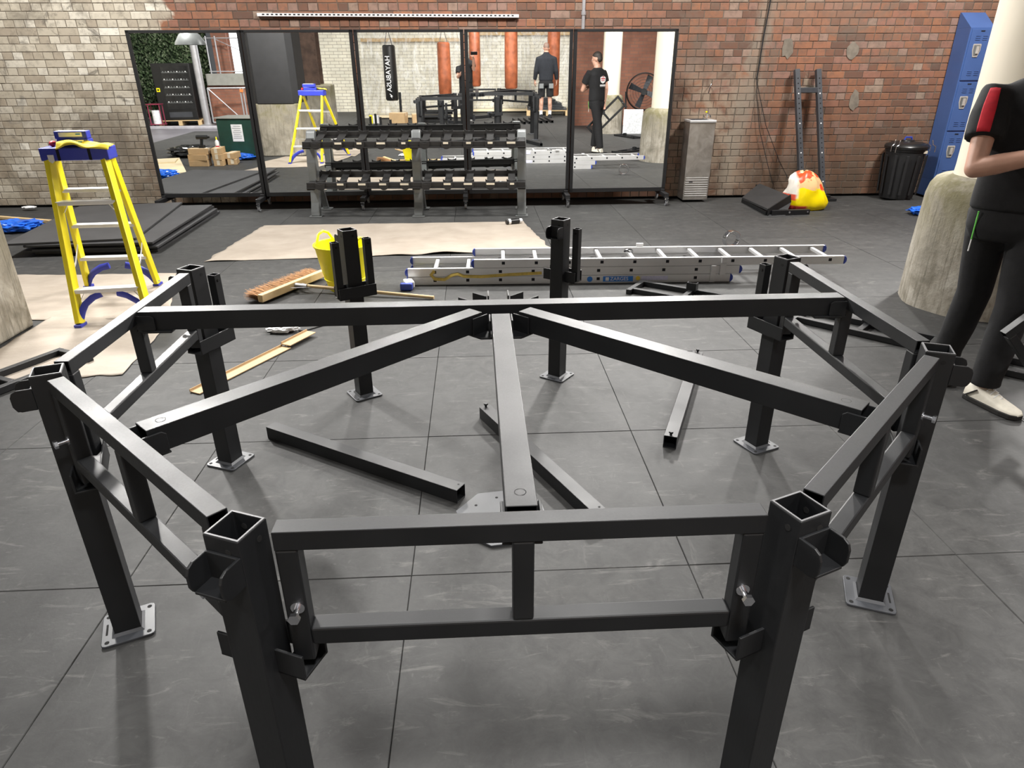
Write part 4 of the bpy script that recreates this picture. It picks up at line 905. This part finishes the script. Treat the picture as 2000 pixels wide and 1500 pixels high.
hand(b, lc(wR), (.75, -.5, .3), (.3, .6, .6), .5); hand(b, lc(wL), (0, -.3, -.95), (0, .95, -.3), .7)
Th, Mh = head(b, lc(V(2.545, .99, 1.755)), math.atan2(-.45, -.9), R(-12))
for h, k, a in ((hR, kR, aR), (hL, kL, aL)): b.sweep([lc(h), lc(k), lc(a)], [.07, .05, .04], 10)
bd = b.build('body', MT['skin'], t, smooth=True); fuse(bd, .0065, 3)
hair('hair', Th, Mh, t)
for x in (-1, 1):
    b = MB(); ellip(b, Th @ Vector((x*.03, .089, -.004)), (.011, .006, .0055), Mh); ey = b.build('eye', MT['white'], t, smooth=True)
    b = MB(); ellip(b, Th @ Vector((x*.03, .0945, -.004)), (.0045, .002, .0045), Mh); b.build('iris', MT['hole'], ey, smooth=True)
    b = MB(); b.sweep([Th @ Vector((x*.014, .099, .014)), Th @ Vector((x*.03, .097, .018)), Th @ Vector((x*.047, .088, .013))], .0035, 6); b.build('eyebrow', MT['hair'], t, smooth=True)
b = MB(); z = V(0, 0, 1)
loft(b, [(lc(ct+z*.985), .185, .125), (lc(ct+z*1.05), .185, .128), (lc(ct+z*1.2), .18, .122), (lc(ct+z*1.36), .2, .13), (lc(ct+z*1.47), .215, .125), (lc(ct+z*1.535), .19, .105), (lc(ct+z*1.575), .115, .085), (lc(ct+V(-.01, -.015, 1.6)), .07, .068)], F3, 32)
for s, e_ in ((sR, eR), (sL, eL)):
    d = e_-s; inn = s+(ct+z*1.5-s)*.35; b.sweep([lc(inn-z*.03), lc(s-z*.025), lc(s+d*.3), lc(s+d*.62)], [.07, .078, .08, .08], 16)
sh = b.build('tshirt', MT['fabric'], t, smooth=True); fuse(sh, .011, 8)
# red panels slanting along the sleeves
for s, e_, q0 in ((sR, eR, 1), (sL, eL, -1)):
    d = (e_-s); dn = d.normalized(); fx = V(math.cos(F3), math.sin(F3), 0); out = (s-(ct+z*s.z)); out.z = 0; out.normalize()
    f2 = (fx*.85+out*.3); f2 = (f2-dn*f2.dot(dn)).normalized(); g2 = (out-dn*out.dot(dn)-f2*out.dot(f2)).normalized()
    b = MB(); n = 10; mrows = 10; vs = []
    for i in range(mrows+1):
        u = .02+.59*i/mrows; r_ = .0822
        for k in range(n+1):
            a = R(-38+40*k/n-34*(1-i/mrows)*0); p = s+d*u+(f2*math.cos(a)+g2*math.sin(a))*r_; vs.append(lc(p))
    b.add(vs, [(i*(n+1)+k, i*(n+1)+k+1, (i+1)*(n+1)+k+1, (i+1)*(n+1)+k) for i in range(mrows) for k in range(n)])
    pn_ = b.build('red_sleeve_panel', MT['redfab'], sh, smooth=True); q = pn_.modifiers.new('lie_on_sleeve', 'SHRINKWRAP'); q.target = sh; q.offset = .003; q = pn_.modifiers.new('thickness', 'SOLIDIFY'); q.thickness = .002
# emblem and lettering on the back
bk = V(-math.cos(F3), -math.sin(F3), 0); lx = V(-math.sin(F3), math.cos(F3), 0); pc = lc(ct+z*1.38)+bk*.139
MB_ = Matrix(((-lx.x, 0, bk.x, pc.x), (-lx.y, 0, bk.y, pc.y), (0, 1, 0, pc.z), (0, 0, 0, 1)))
b = MB(); b.prism([(-.08, .05), (-.045, .05), (-.035, .065), (-.015, .055), (0, .075), (.015, .055), (.035, .065), (.045, .05), (.08, .05), (.078, -.02), (.05, -.05), (0, -.068), (-.05, -.05), (-.078, -.02)], 0, .003, MB_); em = b.build('back_emblem', MT['print'], sh)
b = MB(); b.box((0, .02, .0035), (.12, .02, .001), MB_); b.box((0, -.015, .0035), (.1, .012, .001), MB_); b.prism([(-.03, .045), (.03, .045), (0, .07)], .003, .0045, MB_); b.build('emblem_detail', MT['redfab'], em)
b = MB()
for k in range(9): b.box((-.075+k*.0188, -.1, .001), (.013, .026, .003), MB_)
b.box((0, -.125, .001), (.165, .004, .003), MB_); o = b.build('back_lettering', MT['print'], sh); o['kind'] = 'stuff'
b = MB()
loft(b, [(lc(ct+z*1.06), .16, .11), (lc(ct+z*.98), .175, .12), (lc(ct+z*.9), .18, .125), (lc(ct+z*.84), .15, .11)], F3, 24)
for h, k, a in ((hR, kR, aR), (hL, kL, aL)):
    b.sweep([lc(h), lc(h*.55+k*.45), lc(k), lc(k*.5+a*.5), lc(a+z*.06), lc(a+z*.015)], [.105, .095, .083, .079, .072, .076], 16)
tr = b.build('trousers', MT['fabric'], t, smooth=True); fuse(tr, .012, 8)
pk = lc(ct+z*.86)+V(-math.cos(F3+1.2), 0, 0)*0
cs = F3-R(40); q = V(math.cos(cs), math.sin(cs), 0)
b = MB(); p0 = lc(V(2.55, 1.06, .98))+q*.15; p1 = lc(V(2.56, 1.07, .84))+q*.15; b.sweep([p0, p1], [.0035, .0035], 6); b.build('pocket_zip', MT['lime'], tr, smooth=True)
b = MB(); b.sweep([p1+V(0, 0, -.0), p1+V(-.0, -.0, -.06)], [.003, .003], 6); b.build('zip_pull', MT['white'], tr)
shoe(t, lc(aL), (.28, -1, 0)); shoe(t, lc(aR), (-.5, -.85, 0))
# frame carried in his hand
tf = thing('side_frame', 'black side frame hanging from the hand of the man at the right edge', 'frame', (2.866, .7, .662), group='side frames not yet fitted', rot=(0, R(-43.5), 0)); frame_parts(tf, .7525)
lying((3.32, 1.0), -42, 'black side frame lying on the floor beside the standing man', z=.021)

# ---- man in shorts, seen in the mirror
t = thing('person', 'man in dark jacket and shorts seen from behind in the fourth mirror', 'person', (1.85, -3.9, 0)); F2 = R(-90)
b = MB()
loft(b, [(V(0, 0, .9), .14, .1), (V(0, 0, 1.3), .17, .1), (V(0, 0, 1.48), .17, .09), (V(0, -.01, 1.54), .08, .065), (V(0, -.03, 1.62), .06, .06)], F2)
Th, Mh = head(b, V(0, -.055, 1.7), F2, R(-28))
for s in (-1, 1):
    b.sweep([V(s*.2, 0, 1.45), V(s*.26, .0, 1.15), V(s*.29, -.06, .92)], [.05, .042, .028], 10); hand(b, V(s*.29, -.06, .92), (s*.02, -.1, -1), (-s*.9, -.3, 0), .3)
    b.sweep([V(s*.1, 0, .9), V(s*.11, 0, .5), V(s*.115, .01, .4), V(s*.12, .01, .28), V(s*.12, .01, .1)], [.08, .058, .055, .056, .036], 12); ellip(b, V(s*.115, .03, .36), (.045, .045, .09))
bd = b.build('body', MT['skin'], t, smooth=True); fuse(bd, .0075, 3)
b = MB(); ellip(b, Th @ Vector((0, -.02, .03)), (.079, .1, .098), Mh); o = b.build('cropped_hair', plain('cropped_hair', (.2, .13, .1), .7), t, smooth=True)
b = MB(); loft(b, [(V(0, 0, .93), .19, .125), (V(0, 0, 1.1), .19, .125), (V(0, 0, 1.3), .22, .13), (V(0, 0, 1.45), .215, .12), (V(0, 0, 1.52), .15, .095), (V(0, -.01, 1.58), .075, .075), (V(0, -.015, 1.61), .07, .07)], F2, 28)
for s in (-1, 1): b.sweep([V(s*.12, 0, 1.46), V(s*.2, 0, 1.45), V(s*.265, 0, 1.15), V(s*.292, -.05, .95)], [.08, .082, .066, .05], 14)
o = b.build('jacket', MT['navy'], t, smooth=True); fuse(o, .012, 8)
b = MB(); loft(b, [(V(0, 0, .98), .17, .115), (V(0, 0, .86), .185, .125), (V(0, 0, .8), .17, .11)], F2)
for s in (-1, 1): b.sweep([V(s*.095, 0, .88), V(s*.11, 0, .7), V(s*.115, 0, .53)], [.1, .1, .098], 14)
o = b.build('shorts', MT['fabric'], t, smooth=True); fuse(o, .012, 6)
b = MB(); b.box((-.13, .128, .8), (.12, .02, .12)); b.box((.13, .128, .8), (.12, .02, .12)); b.build('cargo_pockets', MT['rackgrey'], o, bevel=.008)
for s in (-1, 1):
    b = MB(); b.sweep([V(s*.12, .01, .09), V(s*.12, .01, .23)], [.043, .047], 12); b.build('sock', MT['sock'], t, smooth=True); shoe(t, V(s*.12, 0, 0), (s*.15, -1, 0), MT['navy'])
# ---- the photographer, hidden but for a sliver beside the mirror joint
t = thing('person', 'dark-clothed person glimpsed beside the joint of the third and fourth mirrors', 'person', (-.26, -2.72, 0)); F1 = R(90)
b = MB(); loft(b, [(V(0, 0, .9), .13, .1), (V(0, 0, 1.3), .15, .1), (V(0, 0, 1.42), .15, .085), (V(0, .01, 1.48), .07, .06), (V(0, .02, 1.56), .055, .055)], F1)
Th, Mh = head(b, V(0, .04, 1.64), F1, R(-6))
el = V(.2, .12, 1.25); wr_ = V(.2, .33, 1.53); b.sweep([V(.17, 0, 1.4), el, wr_], [.048, .042, .028], 10); hand(b, wr_, (-.1, .9, .35), (-.9, .1, .2), .5)
el2 = V(-.19, .12, 1.2); b.sweep([V(-.17, 0, 1.4), el2, V(-.05, .3, 1.35)], [.048, .042, .028], 10); hand(b, V(-.05, .3, 1.35), (.6, .5, .3), (.2, -.2, .9), .5)
for s in (-1, 1): b.sweep([V(s*.09, 0, .88), V(s*.09, .02, .5), V(s*.09, 0, .09)], [.08, .055, .04], 10)
bd = b.build('body', MT['skin'], t, smooth=True); fuse(bd, .0075, 3); hair('hair', Th, Mh, t)
b = MB(); loft(b, [(V(0, 0, .95), .17, .12), (V(0, 0, 1.2), .17, .12), (V(0, 0, 1.38), .185, .12), (V(0, 0, 1.46), .13, .09), (V(0, .01, 1.51), .07, .07)], F1, 24)
for s, e_ in ((1, el), (-1, el2)): b.sweep([V(s*.12, 0, 1.39), V(s*.17, 0, 1.39), e_*.6+V(s*.17, 0, 1.4)*.4], [.075, .078, .07], 12)
o = b.build('tshirt', MT['fabric'], t, smooth=True); fuse(o, .012, 6)
b = MB(); loft(b, [(V(0, 0, 1.0), .16, .11), (V(0, 0, .85), .17, .12), (V(0, 0, .8), .15, .1)], F1)
for s in (-1, 1): b.sweep([V(s*.085, 0, .86), V(s*.09, .02, .5), V(s*.09, 0, .1)], [.1, .078, .07], 12)
o = b.build('trousers', MT['fabric'], t, smooth=True); fuse(o, .012, 6)
for s in (-1, 1): shoe(t, V(s*.09, 0, 0), (s*.2, 1, 0), MT['sole'])
M = cam.matrix_world @ Matrix.Translation((.028, -.035, .018)); b = MB(); b.box((0, 0, 0), (.16, .078, .009), M); o = tag(b.build('phone', MT['black'], bevel=.002), 'black phone held up by the person beside the mirror joint', 'phone')

# ---------------------------------------------------------------- the hall behind the camera, seen in the mirrors
b = MB(); b.box((-1.0, -5.95, 1.9), (8.0, .3, 3.8)); tag(b.build('wall_rear', MT['wallwhite']), 'white glazed brick wall at the back of the hall', kind='structure')
b = MB(); b.box((5.9, -5.95, 1.9), (5.8, .3, 3.8)); tag(b.build('wall_rear_red', MT['wallred']), 'red brick wall at the back of the hall', kind='structure')
b = MB(); b.box((-9.1, .2, 1.9), (.3, 9.4, 3.8)); tag(b.build('wall_left', MT['wallwhite']), 'white glazed brick wall at the far left', kind='structure')
b = MB(); b.box((9.0, .6, 1.9), (.3, 13.4, 3.8)); tag(b.build('wall_right', MT['wallred']), 'red brick wall at the far right', kind='structure')
def film(u, v):
    x = -3.2+u*6.1; z = .15+v*2.5; y = -5.62+.06*noise.noise(Vector((x*1.7, z*1.2, 4)))+.04*noise.noise(Vector((x*4+z*2, z*3, 1)))
    return (x, y, z)
b = MB(); b.grid(80, 40, film); tag(b.build('plastic_sheeting', MT['film'], smooth=True), 'clear wrinkled plastic sheeting hung over the white back wall', 'sheeting')
b = MB(); b.box((-.2, -5.72, 2.05), (6.0, .05, .09)); tag(b.build('timber_rail', plain('ochre_timber', (.4, .26, .1), .6), bevel=.004), 'ochre timber rail along the top of the plastic sheeting', 'rail')
b = MB(); b.box((-.2, -5.6, .06), (5.8, .25, .05)); tag(b.build('plywood_strip', MT['ply'], bevel=.003), 'pale plywood strip along the foot of the sheeted wall', 'plywood')
def punchbag(x, y, z0, z1, r, m, lb, group='brown leather punch bags'):
    t = thing('punch_bag', lb, 'punch bag', (x, y, z0), group=group)
    h = z1-z0; b = MB(); b.lathe([(r*.3, 0), (r*.85, .01), (r, .05), (r*1.02, h*.4), (r*.97, h-.03), (r*.8, h)], 24); b.build('bag_body', m, t, smooth=True)
    for k in range(4):
        a = R(45+90*k); b = MB(); b.sweep([(r*.8*math.cos(a), r*.8*math.sin(a), h-.01), (.02*math.cos(a), .02*math.sin(a), h+.35)], [.007, .007], 6); b.build('hanging_chain', MT['chrome'], t)
    b = MB(); b.cyl((0, 0, h+.33), (0, 0, h+1.6), .006, n=6); b.build('hanging_rope', MT['galv'], t)
    return t
punchbag(-.83, -4.0, .7, 1.98, .17, MT['leather'], 'brown leather punch bag reflected left of the mirror joint, chains showing')
punchbag(-.02, -4.6, .75, 2.25, .15, MT['leather'], 'brown leather punch bag mostly hidden behind the mirror joint')
punchbag(.93, -4.0, .72, 2.3, .17, MT['leather'], 'brown leather punch bag reflected in the middle of the fourth mirror')
punchbag(2.1, -4.5, .5, 2.4, .17, MT['leather'], 'brown leather punch bag hanging behind the man in shorts')
t = punchbag(-2.25, -4.0, .58, 1.92, .17, MT['black'], 'black punch bag with white lettering reflected in the middle mirror', None)
Mx = Matrix(((0, -1, 0, -.03), (0, 0, 1, .176), (-1, 0, 0, .66), (0, 0, 0, 1)))
tx = text_mesh('bag_lettering', 'HAYABUSA', .17, MT['print'], t, (0, 0, 0), (0, 0, 0), .002); tx.matrix_local = Mx @ Matrix.Scale(1.0, 4)
b = MB(); b.prism([(0, 0), (.05, .06), (.02, .06), (.07, .12), (.03, .1), (-.02, .05), (.01, .05)], 0, .003, Matrix(((-1, 0, 0, .02), (0, 0, 1, .168), (0, 1, 0, .07), (0, 0, 0, 1)))); b.build('bag_mark', MT['print'], t)
t = thing('bag_stand', 'black floor stand with a pyramid base behind the black punch bag', 'stand', (-2.12, -4.75, 0))
b = MB(); b.lathe([(.22, 0), (.2, .03), (.05, .22), (.035, .24)], 4); b.build('base', MT['steel'], t, bevel=.004)
b = MB(); b.cyl((0, 0, .2), (0, 0, .75), .035, n=12); b.build('pole', MT['steel'], t, smooth=True)
def carton(x, y, z, d, rz, lb, g, m='card'):
    t = thing('carton', lb, 'carton', (x, y, z), R(rz), g); b = MB(); b.box((0, 0, d[2]/2), d); b.build('box', MT[m], t, bevel=.004)
    b = MB(); b.box((0, 0, d[2]), (d[0]*1.002, .05, .002)); b.box((d[0]/2, 0, d[2]-.04), (.002, .05, .08)); b.build('tape', MT['sticker'], t)
carton(-2.1, -3.82, 0, (.42, .32, .3), 12, 'brown carton on the floor below the black punch bag', 'cartons by the back wall'); carton(-1.62, -3.8, 0, (.24, .26, .27), -8, 'smaller brown carton beside the black heap of parts', 'cartons by the back wall')
t = thing('paint_tin', 'white tin with a yellow band on the floor in the middle mirror', 'tin', (-2.75, -4.2, 0)); b = MB(); b.cyl((0, 0, 0), (0, 0, .2), .09, n=20); b.build('tin', MT['white'], t, smooth=True); b = MB(); b.cyl((-.14, 0, 0), (-.14, 0, .21), .045, n=16); b.build('yellow_bottle', MT['tub_yellow'], t, smooth=True)
# stacked steel parts, platform with studs, pallets
t = thing('parts_stack', 'dark heap of stacked steel brackets under the left punch bag', 'parts', (-1.15, -4.35, 0))
for k in range(5):
    b = MB(); b.tube((-.48+rnd(-.04, .04), rnd(-.12, .12), .04+k*.065), (.48+rnd(-.04, .04), rnd(-.12, .12), .04+k*.065), .16, .055, .004); b.build('channel', MT['steel'], t, bevel=.003)
t = thing('platform', 'low black steel platform with upright studs before the back wall', 'platform', (-2.15, -2.85, 0))
b = MB(); b.box((0, 0, .05), (1.75, .5, .1)); b.build('deck', MT['steel'], t, bevel=.005)
for x, h in ((-.55, .2), (-.42, .26), (-.3, .18), (-.05, .12)):
    b = MB(); b.cyl((x, .1, .1), (x, .1, .1+h), .03, n=10); b.build('stud', MT['steel'], t, smooth=True)
def pallet(x, y, rz, lb, wd=1.1, dp=.85):
    t = thing('pallet', lb, 'pallet', (x, y, 0), R(rz), 'wooden pallets')
    for k in range(5):
        b = MB(); b.box((0, -dp/2+.06+k*(dp-.12)/4, .128), (wd, .1, .02)); b.build('deck_board', MT['wood'], t)
    for xx in (-1, 0, 1):
        b = MB(); b.box((xx*(wd/2-.06), 0, .068), (.1, dp, .1)); b.build('bearer', MT['wood'], t)
        b = MB(); b.box((xx*(wd/2-.06), 0, .009), (.1, dp, .018)); b.build('bottom_board', MT['wood'], t)
pallet(2.0, -4.85, 4, 'wooden pallet behind the man in shorts', 1.2, .8)
t = thing('plate_stack', 'slumped stack of dark steel plates on the pallet behind the man in shorts', 'plates', (2.0, -4.85, .14))
for k in range(7):
    b = MB(); b.box((rnd(-.05, .05)-.02*k, rnd(-.05, .05), .025+k*.045), (1.1-.11*k, .6-.03*k, .035), Matrix.Rotation(R(rnd(-3, 3)), 4, 'Z')); b.build('plate', MT['steel_grey'], t, bevel=.003)
for k in range(7):
    x = .95+k*.145; loose((x, -3.35-.03*k), (x+.09, -2.35-.05*k), 'loose black box beam in the row laid out before the man in shorts', ())
for k, (x, y, a) in enumerate(((-.75, -3.55, 20), (-.1, -3.3, -35), (.35, -4.1, 60))):
    t = thing('steel_post', ['black steel post lying on the floor left of the beam row', 'black steel post lying askew beside the beam row', 'black steel post lying across the others by the beam row'][k], 'post', (x, y, .08), group='posts lying behind the camera', rot=(0, R(90), R(a)))
    b = MB(); b.tube((0, 0, 0), (0, 0, .5), TW, TW, .005, up=(1, 0, 0)); b.build('tube', MT['steel'], t, bevel=.004); b = MB(); b.box((0, 0, -.004), (.153, .153, .008)); b.build('base_plate', MT['steel_grey'], t, bevel=.002)
# drum fan
t = thing('drum_fan', 'large black drum fan by the red brick wall in the rightmost mirror', 'fan', (4.75, -3.6, 0), R(15))
n = 40; b = MB(); b.lathe([(.45, -.13), (.47, -.11), (.47, .11), (.45, .13), (.44, .11), (.44, -.11), (.45, -.13)], n, Matrix.Translation((0, 0, 1.0)) @ Matrix.Rotation(R(90), 4, 'X'), close=False); b.build('drum', MT['black'], t, smooth=True)
for k in range(4):
    a = R(90*k+20); M = Matrix.Translation((0, 0, 1.0)) @ Matrix.Rotation(a, 4, 'Y') @ Matrix.Rotation(R(28), 4, 'X'); b = MB(); b.prism([(.06, -.05), (.4, -.1), (.42, .08), (.06, .06)], -.006, .006, M @ Matrix(((1, 0, 0, 0), (0, 0, 1, 0), (0, 1, 0, 0), (0, 0, 0, 1)))); b.build('blade', MT['steel_grey'], t, bevel=.002)
b = MB(); b.cyl((0, -.12, 1.0), (0, .1, 1.0), .08, n=18); b.build('motor', MT['steel'], t, smooth=True)
for k in range(6):
    r = .08+k*.07; q = 28; b = MB(); b.sweep([(r*math.cos(2*math.pi*i/q), .13, 1.0+r*math.sin(2*math.pi*i/q)) for i in range(q+1)], .004, 5); b.build('guard_ring', MT['steel'], t)
b = MB()
for s in (-1, 1): b.beam((s*.48, 0, 1.0), (s*.42, .0, .04), .04, .04); b.beam((s*.42, -.3, .03), (s*.42, .3, .03), .04, .04)
b.beam((-.42, 0, .06), (.42, 0, .06), .04, .04); b.build('stand', MT['steel'], t, bevel=.003)
b = MB(); b.box((0, 0, .3), (.5, .06, .6)); tag(b.build('insulation_board', MT['clearbag'], bevel=.006, loc=(4.35, -3.0, 0), rot=(R(-6), 0, R(10))), 'pale wrapped board leaning below the drum fan', 'board')
lying((4.05, -2.1), 70, 'black side frame lying on the floor before the drum fan', z=.021); 
# far left: yard with vending machine, hedge screen, gate and daylight
def leafwall(name, x0, x1, y, z0, z1, n, lb):
    b = MB(); t = thing(name, lb, 'hedge', ((x0+x1)/2, y, 0)); cx = (x0+x1)/2
    for k in range(n):
        c = Vector((rnd(x0, x1)-cx, rnd(-.02, .1), rnd(z0, z1))); M = Matrix.Translation(c) @ Euler((rnd(-1.2, .3), rnd(-1, 1), rnd(-1.5, 1.5))).to_matrix().to_4x4(); s = rnd(.03, .06)
        b.add([(-s*.5, 0, 0), (0, 0, -s), (s*.5, 0, 0), (0, .01, s)], [(0, 1, 2, 3)], M)
    o = b.build('leaves', MT['hedge'], t, fix=False); o['kind'] = 'stuff'; b = MB(); b.box((0, -.1, (z0+z1)/2), (x1-x0, .1, z1-z0)); b.build('backing_panel', plain('dark_backing', (.015, .03, .012), .8), t)
leafwall('hedge_screen', -11.0, -7.75, -6.5, 0.1, 3.2, 9000, 'artificial green hedge screen behind the vending machine')
t = thing('vending_machine', 'black vending machine standing on a pallet before the green hedge screen', 'vending machine', (-8.35, -5.35, .14), R(-8))
b = MB(); b.box((0, 0, .72), (.98, .7, 1.44)); b.build('cabinet', MT['black'], t, bevel=.012)
b = MB(); b.box((.09, .352, .82), (.7, .006, 1.1)); gl = b.build('window_panel', MT['blackbag'], t, bevel=.003)
for k in range(5):
    b = MB(); b.box((.09, .358, .45+k*.19), (.66, .008, .012)); sh_ = b.build('product_shelf', MT['rackgrey'], gl)
    for j in range(9):
        b = MB(); b.box((-.2+j*.072, .36, .475+k*.19), (.03, .006, .025)); b.build('price_tag', MT['white'] if (j+k) % 3 == 0 else MT['rackgrey'], sh_)
b = MB(); b.box((-.41, .355, .78), (.09, .008, .1)); pd = b.build('card_reader', MT['tub_yellow'], t, bevel=.003); b = MB(); b.cyl((-.41, .358, .78), (-.41, .362, .78), .025, n=14); b.build('reader_spot', MT['hole'], pd)
b = MB(); b.box((0.05, .353, .14), (.6, .008, .14)); b.build('delivery_flap', MT['steel_grey'], t, bevel=.003)
pallet(-8.35, -5.35, -8, 'wooden pallet under the vending machine', 1.15, .8)
t = thing('yard_column', 'slim galvanised column beside the vending machine', 'column', (-7.6, -5.1, 0)); b = MB(); b.cyl((0, 0, 0), (0, 0, 3.6), .1, n=20); b.build('shaft', MT['galv'], t, smooth=True); b = MB(); b.box((0, 0, .01), (.3, .3, .02)); b.build('foot_flange', MT['galv'], t)
t = thing('yard_gate', 'galvanised tube gate with mesh and diagonal braces', 'gate', (-6.6, -5.2, 0), R(-4))
b = MB()
for z in (.06, .95): b.cyl((-.85, 0, z), (.95, 0, z), .022, n=10)
for x in (-.85, .02, .1, .95): b.cyl((x, 0, .06), (x, 0, .95), .022, n=10)
b.build('gate_frame', MT['galv'], t, smooth=True)
for x0, x1 in ((-.83, .0), (.93, .12)):
    b = MB(); b.cyl((x0, 0, .93), (x1, 0, .08), .016, n=8); b.build('diagonal_brace', MT['galv'], t, smooth=True)
b = MB(); b.box((.06, .02, .88), (.1, .06, .08)); b.build('latch_box', plain('orange_plastic', (.6, .2, .05), .5), t, bevel=.004)
b = MB(); b.box((-6.36, -5.9, .499), (2.58, .3, .998)); tag(b.build('yard_plinth_wall', MT['wallred']), 'low red brick wall behind the yard gate', 'wall')
b = MB(); b.box((-6.35, -5.85, 1.15), (2.5, .5, .3)); tag(b.build('concrete_ledge', MT['greyboard'], bevel=.01), 'grey concrete ledge above the yard gate', 'ledge')
t = thing('ledge_railing', 'thin metal guard rail standing on the grey ledge', 'railing', (-6.4, -5.68, 1.3))
b = MB()
for z in (.06, .9): b.cyl((-1.1, 0, z), (1.1, 0, z), .014, n=8)
for x in (-1.05, -.8, .2, 1.0): b.cyl((x, 0, 0), (x, 0, .95), .02, n=8)
b.cyl((-.8, 0, .88), (.9, 0, .1), .01, n=6); b.build('rails', MT['galv'], t, smooth=True)
b = MB(); b.box((-7.25, -6.32, 2.2), (.42, .3, 2.0)); tag(b.build('brick_pier', MT['wallred']), 'orange brick pier beside the bright yard opening', 'pier')
b = MB(); b.box((-6.3, -6.3, 2.2), (1.35, .04, 1.8)); tag(b.build('window_1', MT['daylight']), 'bright daylit opening beyond the yard', kind='structure')
b = MB(); b.box((-8.2, -4.05, .03), (5.0, .16, .07), Matrix.Rotation(R(0), 4, 'Z')); tag(b.build('kerb', plain('pale_kerb', (.38, .37, .4), .6), bevel=.01), 'pale concrete kerb crossing the yard', 'kerb')
t = thing('kit_trolley', 'small maroon trolley carrying a clear drum by the white wall', 'trolley', (-8.62, -4.3, 0))
b = MB()
for x in (-.15, .15):
    for y in (-.1, .1): b.cyl((x, y, 0), (x, y, .6), .015, n=8)
b.box((0, 0, .6), (.36, .26, .02)); b.box((0, 0, .1), (.36, .26, .02)); b.build('trolley_frame', plain('maroon_paint', (.2, .02, .05), .5), t)
b = MB(); b.cyl((.0, 0, .11), (.0, 0, .45), .11, n=18); b.build('clear_drum', MT['clearbag'], t, smooth=True)
# pile of deliveries behind the mat stack
t = thing('tarpaulin_crate', 'crate under a dark green tarpaulin with a printed notice', 'crate', (-4.5, 1.75, 0), R(5))
def tarp(): 
    b = MB(); b.box((0, 0, .36), (.72, .6, .7)); return b
b = tarp(); o = b.build('tarpaulin', MT['green_sheet'], t, bevel=.03, seg=3)
b = MB(); b.box((0, 0, .72), (.76, .64, .02)); b.build('lid', MT['greyboard'], t, bevel=.003)
b = MB(); b.box((.02, .303, .46), (.21, .003, .3)); nt = b.build('notice', MT['paper'], t)
for k in range(7):
    b = MB(); b.box((.02+rnd(-.01, .01), .305, .58-k*.035), (.15+rnd(-.03, .02), .001, .008)); b.build('notice_line', MT['rackgrey'], nt)
cs_ = [(-4.95, 2.95, 0, 4), (-4.95, 2.95, .1, 8), (-4.93, 2.94, .2, 2), (-4.62, 2.85, 0, 88), (-4.62, 2.85, .1, 92), (-4.64, 2.84, .2, 86), (-4.45, 2.7, 0, 80), (-4.45, 2.7, .1, 95)]
cl_ = ['lowest front carton of the brown stack in the leftmost mirror', 'middle front carton of the brown stack in the leftmost mirror', 'top front carton of the brown stack, below the drill', 'lowest middle carton of the brown stack in the leftmost mirror',
       'second middle carton of the brown stack in the leftmost mirror', 'top middle carton of the brown stack, below the bottle', 'lower end carton of the brown stack beside the tarpaulin', 'upper end carton of the brown stack beside the tarpaulin']
for k, (x, y, z_, a) in enumerate(cs_): carton(x, y, z_, (.34, .16, .098), a, cl_[k], 'stacked brown cartons behind the mats')
t = thing('cordless_drill', 'black cordless drill standing on the carton stack', 'drill', (-4.88, 2.92, .299)); b = MB(); b.box((0, 0, .025), (.09, .07, .05)); b.beam((0, 0, .05), (.02, 0, .16), .045, .04); b.cyl((-.07, 0, .18), (.12, 0, .18), .035, n=14); b.cyl((.12, 0, .18), (.16, 0, .18), .018, n=10); b.build('drill_body', MT['black'], t, bevel=.004)
t = thing('glue_bottle', 'small pale bottle with yellow cap on the carton stack', 'bottle', (-4.63, 2.86, .299)); b = MB(); b.lathe([(.03, 0), (.032, .01), (.032, .1), (.012, .13)], 16); b.build('bottle', MT['white'], t, smooth=True); b = MB(); b.lathe([(.013, .128), (.01, .17), (.004, .18)], 12); b.build('cap', MT['tub_yellow'], t, smooth=True); b = MB(); b.lathe([(.0325, .01), (.0325, .03)], 16, close=False); b.build('red_band', MT['red'], t)
b = MB(); b.box((0, 0, .009), (1.2, 2.0, .018)); tag(b.build('plywood_sheet', MT['ply'], bevel=.001, loc=(-5.85, 3.1, .0), rot=(0, 0, R(-24))), 'large pale plywood sheet on the floor in the leftmost mirror', 'plywood')
b = MB(); b.box((0, 0, .012), (.9, .5, .024)); tag(b.build('plywood_sheet', MT['ply'], bevel=.001, loc=(-6.0, 2.55, .019), rot=(0, 0, R(-15))), 'smaller plywood offcut on top of the large sheet', 'plywood')
tag(blob('blue_bag', MT['bluebag'], (-5.1, 4.35, 0), (.28, .16, .14), 11, .3, 2.5, 4, crease=.3), 'crumpled blue polythene bag at the plywood edge in the leftmost mirror', 'bag')
tag(blob('blue_bag', MT['bluebag'], (-4.55, 2.2, 0), (.32, .12, .12), 13, .3, 2.5, 4, crease=.3), 'crumpled blue polythene bag at the foot of the green tarpaulin crate', 'bag')
tag(blob('black_sack', MT['blackbag'], (-5.55, 1.6, 0), (.45, .3, .2), 15, .3, 2.5, 4, crease=.25), 'shiny black polythene sack on the floor behind the cartons', 'sack')
t = thing('pendant_lamp', 'grey dome pendant lamp hanging in the leftmost mirror', 'lamp', (-6.35, -1.5, 1.98))
b = MB(); b.lathe([(.33, 0), (.31, .06), (.22, .2), (.1, .3), (.06, .4), (.05, .4), (.09, .29), (.2, .19), (.3, .05), (.33, 0)], 32, close=False); b.build('dome', MT['rackgrey'], t, smooth=True)
b = MB(); b.cyl((0, 0, .38), (0, 0, 2.0), .008, n=8); b.build('flex', MT['black'], t); b = MB(); b.lathe([(.02, .12), (.06, .14), (.06, .2), (.03, .27)], 16); b.build('bulb', MT['white'], t, smooth=True)
